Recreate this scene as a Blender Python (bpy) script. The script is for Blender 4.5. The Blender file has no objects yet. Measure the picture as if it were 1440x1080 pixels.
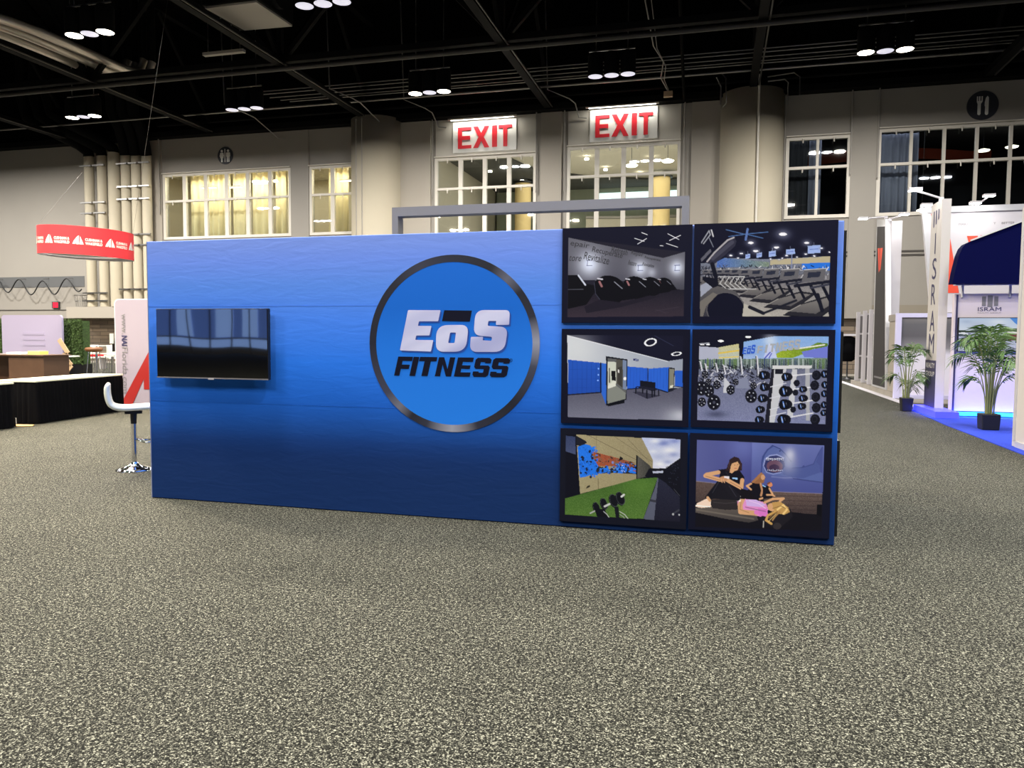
import bpy, math, random
import numpy as np
from mathutils import Matrix, Vector

random.seed(7)
scene = bpy.context.scene
COL = scene.collection

# ------------------------------------------------------------------ camera
CAM_H = 1.558
psi, pit, rol = -0.2607, -0.0600, 0.0068
fw = Vector((math.sin(psi)*math.cos(pit), math.cos(psi)*math.cos(pit), math.sin(pit)))
rt = Vector((math.cos(psi), -math.sin(psi), 0.0))
up = rt.cross(fw)
r2 = math.cos(rol)*rt + math.sin(rol)*up
u2 = -math.sin(rol)*rt + math.cos(rol)*up
cd = bpy.data.cameras.new('camera')
cd.sensor_width = 36.0
cd.lens = 27.0
cd.clip_end = 300
cam = bpy.data.objects.new('camera', cd)
COL.objects.link(cam)
m3 = Matrix((r2, u2, -fw)).transposed()
cam.matrix_world = Matrix.Translation((0, 0, CAM_H)) @ m3.to_4x4()
scene.camera = cam

# ------------------------------------------------------------------ world, exposure
w = bpy.data.worlds.new('hall_air')
scene.world = w
w.use_nodes = True
w.node_tree.nodes['Background'].inputs[0].default_value = (0.9, 0.95, 1.0, 1)
w.node_tree.nodes['Background'].inputs[1].default_value = 0.02
scene.view_settings.view_transform = 'Standard'
scene.view_settings.look = 'None'
scene.view_settings.gamma = 1.0
scene.view_settings.exposure = 0.0
scene.view_settings.use_curve_mapping = False
LAMP_W = 900.0          # one lit high-bay lamp by the back wall
NEAR_W = 440.0           # one lit lamp over the open carpet
DIM_W = 110.0            # a lamp left on standby
EXIT_W = 48.0
ARM_W = 6.5

# ------------------------------------------------------------------ colour helpers
def lin(c):
    return tuple(((v/255.0)/12.92 if v/255.0 <= 0.04045 else ((v/255.0+0.055)/1.055)**2.4) for v in c)

def mat(name, col, rough=0.6, metal=0.0, emit=None, es=1.0, spec=None, srgb=True, noise=None, bump=None, coat=0.0):
    """col sRGB 0-255. noise=(scale, amount) varies the base colour, bump=(scale, strength)."""
    m = bpy.data.materials.new(name)
    m.use_nodes = True
    nt = m.node_tree
    b = nt.nodes['Principled BSDF']
    c = lin(col) if srgb else col
    b.inputs['Base Color'].default_value = (*c, 1)
    b.inputs['Roughness'].default_value = rough
    b.inputs['Metallic'].default_value = metal
    if coat:
        b.inputs['Coat Weight'].default_value = coat
    if spec is not None:
        b.inputs['Specular IOR Level'].default_value = spec
    if emit is not None:
        b.inputs['Emission Color'].default_value = (*lin(emit), 1)
        b.inputs['Emission Strength'].default_value = es
    if noise or bump:
        tc = nt.nodes.new('ShaderNodeTexCoord')
    if noise:
        n = nt.nodes.new('ShaderNodeTexNoise')
        n.inputs['Scale'].default_value = noise[0]
        n.inputs['Detail'].default_value = 4
        nt.links.new(tc.outputs['Object'], n.inputs['Vector'])
        r = nt.nodes.new('ShaderNodeMapRange')
        r.inputs['From Min'].default_value = 0.25
        r.inputs['From Max'].default_value = 0.75
        r.inputs['To Min'].default_value = 1-noise[1]
        r.inputs['To Max'].default_value = 1+noise[1]
        nt.links.new(n.outputs['Fac'], r.inputs['Value'])
        mx = nt.nodes.new('ShaderNodeVectorMath')
        mx.operation = 'SCALE'
        mx.inputs[0].default_value = c
        nt.links.new(r.outputs[0], mx.inputs['Scale'])
        nt.links.new(mx.outputs[0], b.inputs['Base Color'])
    if bump:
        n2 = nt.nodes.new('ShaderNodeTexNoise')
        n2.inputs['Scale'].default_value = bump[0]
        n2.inputs['Detail'].default_value = 3
        nt.links.new(tc.outputs['Object'], n2.inputs['Vector'])
        bp = nt.nodes.new('ShaderNodeBump')
        bp.inputs['Strength'].default_value = bump[1]
        bp.inputs['Distance'].default_value = 0.02
        nt.links.new(n2.outputs['Fac'], bp.inputs['Height'])
        nt.links.new(bp.outputs[0], b.inputs['Normal'])
    return m

def ramp_mat(name, axis, stops, lo, hi, rough=0.55, wrinkle=0.0, coordx=None):
    """printed vertical gradient: stops (0..1, sRGB) along an object axis from lo to hi metres"""
    m = bpy.data.materials.new(name)
    m.use_nodes = True
    nt = m.node_tree
    b = nt.nodes['Principled BSDF']
    b.inputs['Roughness'].default_value = rough
    b.inputs['Specular IOR Level'].default_value = 0.12
    tc = nt.nodes.new('ShaderNodeTexCoord')
    sp = nt.nodes.new('ShaderNodeSeparateXYZ')
    nt.links.new(tc.outputs['Object'], sp.inputs[0])
    mr = nt.nodes.new('ShaderNodeMapRange')
    mr.inputs['From Min'].default_value = lo
    mr.inputs['From Max'].default_value = hi
    nt.links.new(sp.outputs[axis], mr.inputs['Value'])
    cr = nt.nodes.new('ShaderNodeValToRGB')
    el = cr.color_ramp.elements
    while len(el) < len(stops):
        el.new(0.5)
    for e, (p, c) in zip(el, stops):
        e.position = p
        e.color = (*lin(c), 1)
    nt.links.new(mr.outputs[0], cr.inputs[0])
    nt.links.new(cr.outputs[0], b.inputs['Base Color'])
    if wrinkle:
        mp = nt.nodes.new('ShaderNodeMapping')
        mp.inputs['Scale'].default_value = (1.2, 1.0, 5.0)
        nt.links.new(tc.outputs['Object'], mp.inputs[0])
        n = nt.nodes.new('ShaderNodeTexNoise')
        n.inputs['Scale'].default_value = 3.0
        n.inputs['Detail'].default_value = 6
        n.inputs['Distortion'].default_value = 0.8
        nt.links.new(mp.outputs[0], n.inputs['Vector'])
        bp = nt.nodes.new('ShaderNodeBump')
        bp.inputs['Strength'].default_value = wrinkle
        bp.inputs['Distance'].default_value = 0.03
        nt.links.new(n.outputs['Fac'], bp.inputs['Height'])
        nt.links.new(bp.outputs[0], b.inputs['Normal'])
    return m

def print_mat(name, emit=0.0, rough=0.45):
    """a print whose colours are stored per mesh vertex"""
    m = bpy.data.materials.new(name)
    m.use_nodes = True
    nt = m.node_tree
    b = nt.nodes['Principled BSDF']
    b.inputs['Roughness'].default_value = rough
    b.inputs['Specular IOR Level'].default_value = 0.15
    a = nt.nodes.new('ShaderNodeAttribute')
    a.attribute_name = 'ink'
    nt.links.new(a.outputs['Color'], b.inputs['Base Color'])
    if emit:
        nt.links.new(a.outputs['Color'], b.inputs['Emission Color'])
        b.inputs['Emission Strength'].default_value = emit
        b.inputs['Base Color'].default_value = (0.01, 0.01, 0.01, 1)
        nt.links.remove(b.inputs['Base Color'].links[0])
    return m

# ------------------------------------------------------------------ mesh helpers
class MB:
    def __init__(s):
        s.v = []; s.f = []; s.mi = []; s.sm = []
    def add(s, vs, fs, mi=0, sm=False):
        o = len(s.v)
        s.v += [tuple(p) for p in vs]
        for f in fs:
            s.f.append(tuple(i+o for i in f)); s.mi.append(mi); s.sm.append(sm)
        return s
    def box(s, a, b, mi=0):
        x0, y0, z0 = [min(p, q) for p, q in zip(a, b)]
        x1, y1, z1 = [max(p, q) for p, q in zip(a, b)]
        vs = [(x0,y0,z0),(x1,y0,z0),(x1,y1,z0),(x0,y1,z0),(x0,y0,z1),(x1,y0,z1),(x1,y1,z1),(x0,y1,z1)]
        return s.add(vs, [(0,3,2,1),(4,5,6,7),(0,1,5,4),(1,2,6,5),(2,3,7,6),(3,0,4,7)], mi)
    def bar(s, p, q, w, h=None, mi=0):
        """rectangular bar between two points"""
        h = h or w
        p = Vector(p); q = Vector(q)
        d = (q-p).normalized()
        ref = Vector((0,0,1)) if abs(d.z) < 0.95 else Vector((0,1,0))
        a = d.cross(ref).normalized()*w/2
        b = d.cross(a).normalized()*h/2
        vs = [e+o for e in (p, q) for o in (-a-b, a-b, a+b, -a+b)]
        return s.add(vs, [(3,2,1,0),(4,5,6,7),(0,1,5,4),(1,2,6,5),(2,3,7,6),(3,0,4,7)], mi)
    def tube(s, pts, r, n=12, mi=0, caps=True):
        """round tube through points; r a number or one per point"""
        P = [Vector(p) for p in pts]
        rr = r if isinstance(r, (list, tuple)) else [r]*len(P)
        vs = []; prev = None
        for i, p in enumerate(P):
            t = (P[min(i+1, len(P)-1)]-P[max(i-1, 0)]).normalized()
            if prev is None:
                ref = Vector((0,0,1)) if abs(t.z) < 0.9 else Vector((1,0,0))
                a = t.cross(ref).normalized()
            else:
                a = (prev - t*prev.dot(t)).normalized()
            prev = a
            b = t.cross(a)
            for k in range(n):
                an = 2*math.pi*k/n
                vs.append(p+(a*math.cos(an)+b*math.sin(an))*rr[i])
        fs = [(i*n+k, i*n+(k+1) % n, (i+1)*n+(k+1) % n, (i+1)*n+k) for i in range(len(P)-1) for k in range(n)]
        s.add(vs, fs, mi, True)
        if caps:
            s.add(vs[:n], [tuple(range(n))[::-1]], mi)
            s.add(vs[-n:], [tuple(range(n))], mi)
        return s
    def lathe(s, prof, c=(0,0,0), n=24, mi=0, sx=1.0, sy=1.0):
        vs = [(c[0]+r*sx*math.cos(2*math.pi*k/n), c[1]+r*sy*math.sin(2*math.pi*k/n), c[2]+z) for r, z in prof for k in range(n)]
        fs = [(i*n+k, i*n+(k+1) % n, (i+1)*n+(k+1) % n, (i+1)*n+k) for i in range(len(prof)-1) for k in range(n)]
        s.add(vs, fs, mi, True)
        if prof[0][0] > 1e-5: s.add(vs[:n], [tuple(range(n))[::-1]], mi)
        if prof[-1][0] > 1e-5: s.add(vs[-n:], [tuple(range(n))], mi)
        return s
    def prism(s, poly, fn, d, mi=0):
        """2D outline poly; fn(u,v,depth)->xyz; thickness d"""
        n = len(poly)
        A = [fn(u, v, 0) for u, v in poly]; B = [fn(u, v, d) for u, v in poly]
        s.add(A+B, [tuple(range(n)), tuple(range(2*n-1, n-1, -1))]+[(i, n+i, n+(i+1) % n, (i+1) % n) for i in range(n)], mi)
        return s
    def build(s, name, mats, parent=None, local=False, bevel=0.0):
        me = bpy.data.meshes.new(name)
        v = s.v
        if parent is not None and not local:
            o = parent.matrix_world_loc if hasattr(parent, 'matrix_world_loc') else Vector(ORIG.get(parent.name, (0,0,0)))
            v = [(p[0]-o[0], p[1]-o[1], p[2]-o[2]) for p in v]
        me.from_pydata(v, [], s.f)
        if not isinstance(mats, (list, tuple)): mats = [mats]
        for m in mats: me.materials.append(m)
        me.polygons.foreach_set('material_index', s.mi)
        me.polygons.foreach_set('use_smooth', s.sm)
        me.update()
        ob = bpy.data.objects.new(name, me)
        COL.objects.link(ob)
        if parent is not None: ob.parent = parent
        ORIG[ob.name] = ORIG.get(parent.name, (0,0,0)) if parent is not None else (0,0,0)
        if bevel:
            bm_ = ob.modifiers.new('bevel', 'BEVEL'); bm_.width = bevel; bm_.segments = 2
            bm_.limit_method = 'ANGLE'
        return ob

ORIG = {}
def tag(o, label=None, cat=None, group=None, kind=None):
    if label: o['label'] = label
    if cat: o['category'] = cat
    if group: o['group'] = group
    if kind: o['kind'] = kind
    return o
def thing(name, label, cat, loc=(0,0,0), group=None, rotz=0.0):
    o = bpy.data.objects.new(name, None)
    COL.objects.link(o)
    o.location = loc
    o.rotation_euler = (0, 0, rotz)
    o.empty_display_size = 0.1
    ORIG[o.name] = tuple(loc)
    return tag(o, label, cat, group)
def struct(o):
    o['kind'] = 'structure'
    return o
def copy_tree(o, parent=None):
    c = o.copy()
    COL.objects.link(c)
    c.parent = parent
    for ch in list(o.children): copy_tree(ch, c)
    return c
def dup(root, loc, label=None, rotz=None, group=None):
    c = copy_tree(root)
    c.location = loc
    if rotz is not None: c.rotation_euler = (0, 0, rotz)
    if label: c['label'] = label
    if group: c['group'] = group
    return c

FXZ = lambda y, s=1: (lambda u, v, d: (u, y+s*d, v))       # outline in XZ, thickness along Y

def text_pts(body, bold=0.0):
    cu = bpy.data.curves.new('t', 'FONT')
    cu.body = body
    cu.size = 1.0
    cu.offset = bold
    cu.resolution_u = 3
    ob = bpy.data.objects.new('t', cu)
    COL.objects.link(ob)
    bpy.context.view_layer.update()
    me = bpy.data.meshes.new_from_object(ob.evaluated_get(bpy.context.evaluated_depsgraph_get()))
    V = [(v.co.x, v.co.y) for v in me.vertices]
    F = [tuple(p.vertices) for p in me.polygons]
    bpy.data.objects.remove(ob); bpy.data.curves.remove(cu); bpy.data.meshes.remove(me)
    x0 = min(p[0] for p in V); x1 = max(p[0] for p in V); y0 = min(p[1] for p in V); y1 = max(p[1] for p in V)
    return [((p[0]-x0)/(x1-x0), (p[1]-y0)/(y1-y0)) for p in V], F
def lettering(name, body, o, xd, ud, wd, ht, m, parent, bold=0.0, warp=None):
    """flat lettering fitted in a wd x ht box whose lower left corner is o"""
    V, F = text_pts(body, bold)
    o = Vector(o); xd = Vector(xd); ud = Vector(ud)
    mb = MB()
    mb.add([warp(a, b) if warp else o+xd*(a*wd)+ud*(b*ht) for a, b in V], F)
    return mb.build(name, m, parent)

# ------------------------------------------------------------------ materials
M = {}
M['wall'] = mat('painted_wall', (148, 143, 135), 0.85, noise=(0.35, 0.04))
M['wall_light'] = mat('painted_wall_light', (160, 153, 142), 0.85, noise=(0.4, 0.04))
M['column'] = mat('painted_column', (176, 167, 147), 0.8, noise=(0.5, 0.04))
M['black_steel'] = mat('black_steel', (10, 10, 11), 0.75, spec=0.12)
M['dark_deck'] = mat('dark_deck', (8, 8, 9), 0.95, spec=0.05)
M['steel'] = mat('galvanised_steel', (150, 148, 145), 0.35, 0.9)
M['conduit'] = mat('grey_conduit', (64, 62, 60), 0.5, 0.3)
M['duct'] = mat('duct_metal', (205, 198, 188), 0.3, 0.65, bump=(5, 0.4))
M['trim_white'] = mat('white_trim', (205, 199, 188), 0.6)
M['bay'] = mat('bay_glow_panel', (196, 191, 180), 0.85)  # paler than the wall: the sign lamp's glow is painted into the colour
M['trim_grey'] = mat('grey_trim', (150, 145, 138), 0.6)
M['seam'] = mat('joint_shadow_gap', (70, 66, 62), 0.8)
M['white'] = mat('white_panel', (206, 203, 210), 0.5)
M['white_gloss'] = mat('white_vinyl', (235, 238, 225), 0.35, coat=0.3)
M['chrome'] = mat('chrome', (225, 225, 228), 0.08, 1.0)
M['black'] = mat('black_plastic', (18, 18, 20), 0.4)
M['black_cloth'] = mat('black_polyester', (6, 6, 9), 0.9, spec=0.1, noise=(3, 0.3))
M['navy_ink'] = mat('navy_ink', (13, 15, 36), 0.6, spec=0.15)
M['red'] = mat('exit_red', (215, 30, 45), 0.5)
M['red_cloth'] = mat('red_fabric', (222, 42, 52), 0.8)
M['orange'] = mat('orange_red_print', (235, 80, 55), 0.5)
M['darkred'] = mat('dark_red_print', (150, 30, 27), 0.5)
M['silver'] = mat('silver_frame', (205, 205, 210), 0.4, 0.4)
M['lilac'] = mat('lilac_fabric', (160, 154, 184), 0.8)
M['banner'] = mat('banner_fabric', (152, 143, 158), 0.8)
M['navy'] = mat('navy_canvas', (5, 8, 52), 0.9, spec=0.05, bump=(8, 0.1))
M['walnut'] = mat('walnut_laminate', (84, 62, 48), 0.5, noise=(4, 0.15))
M['wood'] = mat('pale_wood', (176, 150, 120), 0.6, noise=(5, 0.1))
M['leather'] = mat('brown_leather', (128, 84, 52), 0.45)
M['yellow'] = mat('yellow_paper', (236, 226, 120), 0.8)
M['paper'] = mat('white_paper', (238, 232, 222), 0.8)
M['cream_top'] = mat('cream_table_top', (240, 240, 212), 0.45)
M['concrete'] = mat('bare_concrete', (150, 144, 134), 0.8, noise=(2, 0.1))
M['cardboard'] = mat('cardboard', (226, 186, 120), 0.8)
M['grey_print'] = mat('grey_print', (120, 118, 122), 0.6)
M['dark_print'] = mat('charcoal_print', (48, 46, 50), 0.6, noise=(9, 0.1))
M['indigo'] = mat('indigo_print', (52, 50, 88), 0.6)
M['pot'] = mat('black_pot', (16, 16, 20), 0.5)
M['stem'] = mat('palm_stem', (120, 128, 84), 0.6)
M['leaf'] = mat('palm_leaf', (74, 104, 52), 0.5, noise=(6, 0.35))
M['hedge'] = mat('boxwood', (52, 76, 30), 0.8, noise=(14, 0.6))
M['curtain_warm'] = mat('cream_curtain', (240, 226, 180), 0.9)
M['curtain_grey'] = mat('grey_curtain', (120, 124, 142), 0.9)
M['lobby'] = mat('lobby_plaster', (188, 181, 164), 0.9)
M['lobby_dark'] = mat('lobby_dark_ceiling', (74, 74, 70), 0.9)
M['lobby_green'] = mat('lobby_wall', (150, 156, 138), 0.9)
M['lobby_col'] = mat('lobby_column', (240, 212, 150), 0.8)
M['dark_room'] = mat('dark_room', (30, 31, 36), 0.9)
M['orange_band'] = mat('orange_band', (170, 70, 45), 0.8)
M['blue_carpet'] = mat('blue_carpet', (30, 60, 190), 0.95, noise=(60, 0.3))
M['sign_disc'] = mat('sign_disc', (40, 42, 50), 0.5)
M['sign_white'] = mat('sign_white', (228, 226, 220), 0.5)
M['lamp_on'] = mat('lamp_lens_lit', (255, 250, 235), 0.3, emit=(255, 244, 222), es=14)
M['lamp_dim'] = mat('lamp_lens_dim', (235, 235, 245), 0.3, emit=(225, 225, 245), es=0.75)
M['arm_on'] = mat('arm_lamp_glass', (255, 255, 255), 0.3, emit=(255, 252, 245), es=22)
M['pend_on'] = mat('pendant_glass', (255, 250, 235), 0.3, emit=(255, 246, 220), es=4)
M['led_cyan'] = mat('led_strip', (60, 180, 255), 0.3, emit=(30, 150, 255), es=7)
M['plinth_glow'] = mat('blue_light_plinth', (90, 90, 255), 0.3, emit=(30, 40, 255), es=2.2)  # white plinth; the blue light on it is put into colour and emission
M['daylight'] = mat('daylight_glass', (235, 245, 245), 0.3, emit=(225, 245, 240), es=1.6)
M['skyglass'] = mat('lobby_glazing', (150, 180, 235), 0.3, emit=(140, 175, 240), es=2.6)
M['skyglass2'] = mat('lobby_glazing_shade', (120, 150, 215), 0.3, emit=(95, 130, 215), es=1.5)
M['exit_lamp'] = mat('exit_lamp', (255, 255, 250), 0.3, emit=(255, 250, 235), es=5)
M['red_led'] = mat('red_led_sign', (230, 30, 50), 0.4, emit=(240, 30, 55), es=1.2)

def glass(name, tint=(0.9, 0.93, 0.93), gloss=0.06):
    m = bpy.data.materials.new(name)
    m.use_nodes = True
    nt = m.node_tree
    for n in list(nt.nodes): nt.nodes.remove(n)
    o = nt.nodes.new('ShaderNodeOutputMaterial')
    t = nt.nodes.new('ShaderNodeBsdfTransparent'); t.inputs[0].default_value = (*tint, 1)
    g = nt.nodes.new('ShaderNodeBsdfGlossy'); g.inputs['Roughness'].default_value = 0.02
    x = nt.nodes.new('ShaderNodeMixShader'); x.inputs[0].default_value = gloss
    nt.links.new(t.outputs[0], x.inputs[1]); nt.links.new(g.outputs[0], x.inputs[2]); nt.links.new(x.outputs[0], o.inputs[0])
    return m
M['glass'] = glass('clear_glass')
M['smoked'] = glass('smoked_acrylic', (0.35, 0.35, 0.38), 0.06)

# carpet: salt and pepper loop pile
def carpet():
    m = bpy.data.materials.new('speckled_carpet')
    m.use_nodes = True
    nt = m.node_tree; N = nt.nodes; L = nt.links
    b = N['Principled BSDF']; b.inputs['Roughness'].default_value = 0.95
    b.inputs['Specular IOR Level'].default_value = 0.15
    tc = N.new('ShaderNodeTexCoord')
    n1 = N.new('ShaderNodeTexNoise'); n1.inputs['Scale'].default_value = 120; n1.inputs['Detail'].default_value = 3
    n1.inputs['Roughness'].default_value = 0.65
    v = N.new('ShaderNodeTexVoronoi'); v.inputs['Scale'].default_value = 190
    n2 = N.new('ShaderNodeTexNoise'); n2.inputs['Scale'].default_value = 1.3; n2.inputs['Detail'].default_value = 4
    for n in (n1, v, n2): L.new(tc.outputs['Object'], n.inputs['Vector'])
    n3 = N.new('ShaderNodeTexNoise'); n3.inputs['Scale'].default_value = 52; n3.inputs['Detail'].default_value = 2
    L.new(tc.outputs['Object'], n3.inputs['Vector'])
    half = N.new('ShaderNodeMix'); half.inputs[0].default_value = 0.33
    L.new(n1.outputs['Fac'], half.inputs[2]); L.new(n3.outputs['Fac'], half.inputs[3])
    ct = N.new('ShaderNodeMath'); ct.operation = 'MULTIPLY_ADD'; ct.inputs[1].default_value = 1.45; ct.inputs[2].default_value = -0.225
    L.new(half.outputs[0], ct.inputs[0])
    sep = N.new('ShaderNodeSeparateColor'); L.new(v.outputs['Color'], sep.inputs[0])
    mixv = N.new('ShaderNodeMath'); mixv.operation = 'MULTIPLY_ADD'
    L.new(sep.outputs[0], mixv.inputs[0]); mixv.inputs[1].default_value = 0.26
    L.new(ct.outputs[0], mixv.inputs[2])
    cr = N.new('ShaderNodeValToRGB'); el = cr.color_ramp.elements
    st = [(0.46, (7, 7, 5)), (0.60, (31, 31, 27)), (0.71, (73, 73, 65)), (0.86, (166, 165, 149))]
    while len(el) < 4: el.new(0.5)
    for e, (p, c) in zip(el, st): e.position = p; e.color = (*lin(c), 1)
    L.new(mixv.outputs[0], cr.inputs[0])
    mr = N.new('ShaderNodeMapRange'); mr.inputs['From Min'].default_value = 0.3; mr.inputs['From Max'].default_value = 0.7
    mr.inputs['To Min'].default_value = 0.9; mr.inputs['To Max'].default_value = 1.08
    L.new(n2.outputs['Fac'], mr.inputs['Value'])
    sc = N.new('ShaderNodeVectorMath'); sc.operation = 'SCALE'
    L.new(cr.outputs[0], sc.inputs[0]); L.new(mr.outputs[0], sc.inputs['Scale'])
    L.new(sc.outputs[0], b.inputs['Base Color'])
    bp = N.new('ShaderNodeBump'); bp.inputs['Strength'].default_value = 0.5; bp.inputs['Distance'].default_value = 0.004
    L.new(n1.outputs['Fac'], bp.inputs['Height']); L.new(bp.outputs[0], b.inputs['Normal'])
    return m
M['carpet'] = carpet()

def stone():
    m = bpy.data.materials.new('split_face_stone')
    m.use_nodes = True
    nt = m.node_tree; N = nt.nodes; L = nt.links
    b = N['Principled BSDF']; b.inputs['Roughness'].default_value = 0.9
    tc = N.new('ShaderNodeTexCoord'); mp = N.new('ShaderNodeMapping')
    mp.inputs['Rotation'].default_value = (math.pi/2, 0, 0)
    L.new(tc.outputs['Object'], mp.inputs[0])
    br = N.new('ShaderNodeTexBrick')
    br.inputs['Scale'].default_value = 1.0
    br.inputs['Brick Width'].default_value = 1.1; br.inputs['Row Height'].default_value = 0.22
    br.inputs['Mortar Size'].default_value = 0.012
    br.inputs['Color1'].default_value = (*lin((128, 114, 98)), 1); br.inputs['Color2'].default_value = (*lin((104, 94, 84)), 1)
    br.inputs['Mortar'].default_value = (*lin((62, 56, 50)), 1)
    L.new(mp.outputs[0], br.inputs['Vector']); L.new(br.outputs['Color'], b.inputs['Base Color'])
    return m
M['stone'] = stone()

# ------------------------------------------------------------------ the hall shell
S = 1.4615                                # one bay of the hall, kept in module units
WX = lambda v: v*S
WZ = lambda z: 1.558+(z-1.558)*S
YB = 38.0                                 # face of the back wall
TOPZ = WZ(9.2)

struct(MB().box((-75, -45, -0.1), (40, 66, 0)).build('floor', M['carpet']))
tag(bpy.data.objects['floor'], 'grey and cream speckled loop carpet over the whole hall floor')
struct(MB().box((-75, -45, 19), (40, 66, 19.3)).build('ceiling', M['dark_deck']))
struct(MB().box((-75.3, -45, 0), (-75, 66, 19)).build('wall_left', M['wall']))
struct(MB().box((40, -45, 0), (40.3, 66, 19)).build('wall_right', M['wall']))
struct(MB().box((-75, -45.3, 0), (40, -45, 19)).build('wall_rear', M['wall']))

win = {   # name: x0, x1, z0, z1, vertical mullions, rows
 'window_1': (-30.85, -22.78, 7.13, 10.68, [-29.5, -28.1, -26.75, -25.4, -24.0], [9.21]),
 'window_2': (-21.5, -17.2, 7.13, 10.68, [-20.2, -18.8], [9.21]),
 'window_3': (-14.26, -9.02, 6.2, 10.72, [-12.94, -11.64, -10.36], [9.2]),
 'window_4': (-7.31, -1.96, 6.2, 10.9, [-5.9, -4.6, -3.27], [9.5]),
 'window_5': (2.92, 5.56, 7.2, 10.75, [4.22], [9.42]),
 'window_6': (6.8, 15.0, 7.2, 10.9, [8.1, 9.42, 10.7, 12.0, 13.3], [9.4]),
}
# back wall with its openings
mb = MB()
zs0, zs1 = 2.55, TOPZ
xs = sorted(win.values(), key=lambda t: t[0])
cur = -60.0
for x0, x1, z0, z1, _, _ in xs:
    mb.box((cur, YB, zs0), (x0, YB+0.35, zs1))
    mb.box((x0, YB, zs0), (x1, YB+0.35, z0))
    mb.box((x0, YB, z1), (x1, YB+0.35, zs1))
    cur = x1
mb.box((cur, YB, zs0), (40, YB+0.35, zs1))
# dark painted band up to the deck, recessed stone wainscot
mb.box((-75, YB+0.05, zs1), (40, YB+0.35, 19), 1)
mb.box((-75, YB+0.2, 0), (40, YB+0.35, zs0), 2)
mb.box((-75, YB, zs0), (-60, YB+0.35, zs1))
wb = struct(mb.build('wall_back', [M['wall'], M['dark_deck'], M['stone']]))

# pilasters, soffit, joints
def trim(n, a, b, m, par=None):
    return struct(MB().box(a, b).build('trim_%d' % n, m))
pil = [(-16.3, -14.55), (-8.7, -7.65), (-1.4, 0.15)]
for i, (a, b) in enumerate(pil): trim(i+1, (a, YB-0.14, 2.55), (b, YB, TOPZ-0.02), M['wall_light'])
trim(4, (5.62, YB-0.08, 2.55), (6.72, YB, TOPZ-0.02), M['wall'])
trim(5, (-22.7, YB-0.08, 2.55), (-21.6, YB, TOPZ-0.02), M['wall'])
trim(6, (-32.1, YB-0.08, 2.55), (-31.0, YB, TOPZ-0.02), M['wall_light'])
trim(7, (-37.1, YB-0.9, 2.55), (-30.2, YB, 3.2), M['wall_light'])
mb = MB()
for z in (5.38, 5.55): mb.box((5.4, YB-0.03, z-0.04), (20, YB-0.003, z+0.04))
mb.box((-44, YB-0.03, 3.03), (-37.1, YB-0.003, 3.08))
struct(mb.build('trim_8', M['seam']))
mb = MB()
mb.box((-60, YB-0.02, 4.43), (-36.6, YB-0.004, 5.07)); struct(mb.build('trim_9', mat('grey_recess', (92, 93, 94), 0.85)))
mb = MB().box((6.5, YB-0.02, 2.55), (30, YB-0.004, 3.15)); struct(mb.build('trim_10', mat('lower_band', (140, 132, 118), 0.85)))
struct(MB().box((-75, YB-2.2, 0.001), (40, YB, 0.012)).build('trim_11', M['concrete']))

# round columns
def column(n, cx, r, seams):
    mb = MB()
    k = 48
    mb.lathe([(r, 0.0), (r, TOPZ+0.15), (0.0, TOPZ+0.15)], (cx, YB, 0), k)
    c = struct(mb.build('trim_%d' % n, M['column']))
    mb = MB()
    for a in seams:
        x = cx+(r+0.004)*math.cos(a); y = YB-(r+0.004)*math.sin(a)
        mb.tube([(x, y, 0), (x, y, TOPZ)], 0.028, 6)
    mb.build('joint_cover', M['trim_grey'], c)
    return c
column(12, -17.58, 1.37, [2.05, 1.75])
column(13, 1.32, 1.42, [1.42])
MB().tube([(1.55, YB-1.47, 3.0), (1.55, YB-1.47, TOPZ+0.6)], 0.05, 8).build('drain_pipe', M['trim_white'], bpy.data.objects['trim_13'])

# windows
for nme, (x0, x1, z0, z1, mul, rows) in win.items():
    fr = 0.075
    mb = MB()
    y0, y1 = YB-0.06, YB+0.12
    mb.box((x0-fr, y0, z0-fr), (x0+fr, y1, z1+fr)); mb.box((x1-fr, y0, z0-fr), (x1+fr, y1, z1+fr))
    mb.box((x0+fr, y0, z0-fr), (x1-fr, y1, z0+fr)); mb.box((x0+fr, y0, z1-fr), (x1-fr, y1, z1+fr))
    o = struct(mb.build(nme, M['trim_white']))
    for x in mul:
        MB().box((x-0.11 if nme in ('window_1','window_2','window_3','window_4') else x-0.06, y0+0.01, z0+fr), (x+0.11 if nme in ('window_1','window_2','window_3','window_4') else x+0.06, y1-0.01, z1-fr)).build('mullion', M['trim_white'], o)
    for z in rows:
        MB().box((x0+fr, y0-0.02, z-0.06), (x1-fr, y1-0.03, z+0.06)).build('transom', M['trim_white'], o)
        mb = MB()
        allx = [x0]+mul+[x1]
        for a, b in zip(allx[:-1], allx[1:]):
            for zz in (z, z1):
                xc = (a+b)/2
                mb.tube([(xc, y0-0.02, zz-0.04), (xc, y0-0.12, zz-0.06), (xc, y0-0.12, zz-0.24)], 0.03, 6)
        mb.tube([(x0-fr, y0-0.1, z1+0.1), (x1+fr, y0-0.1, z1+0.1)], 0.035, 6)
        mb.build('sprinkler_pipe', M['trim_white'], o)
    MB().box((x0+fr, YB+0.05, z0+fr), (x1-fr, YB+0.06, z1-fr)).build('glass', M['glass'], o)

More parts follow.
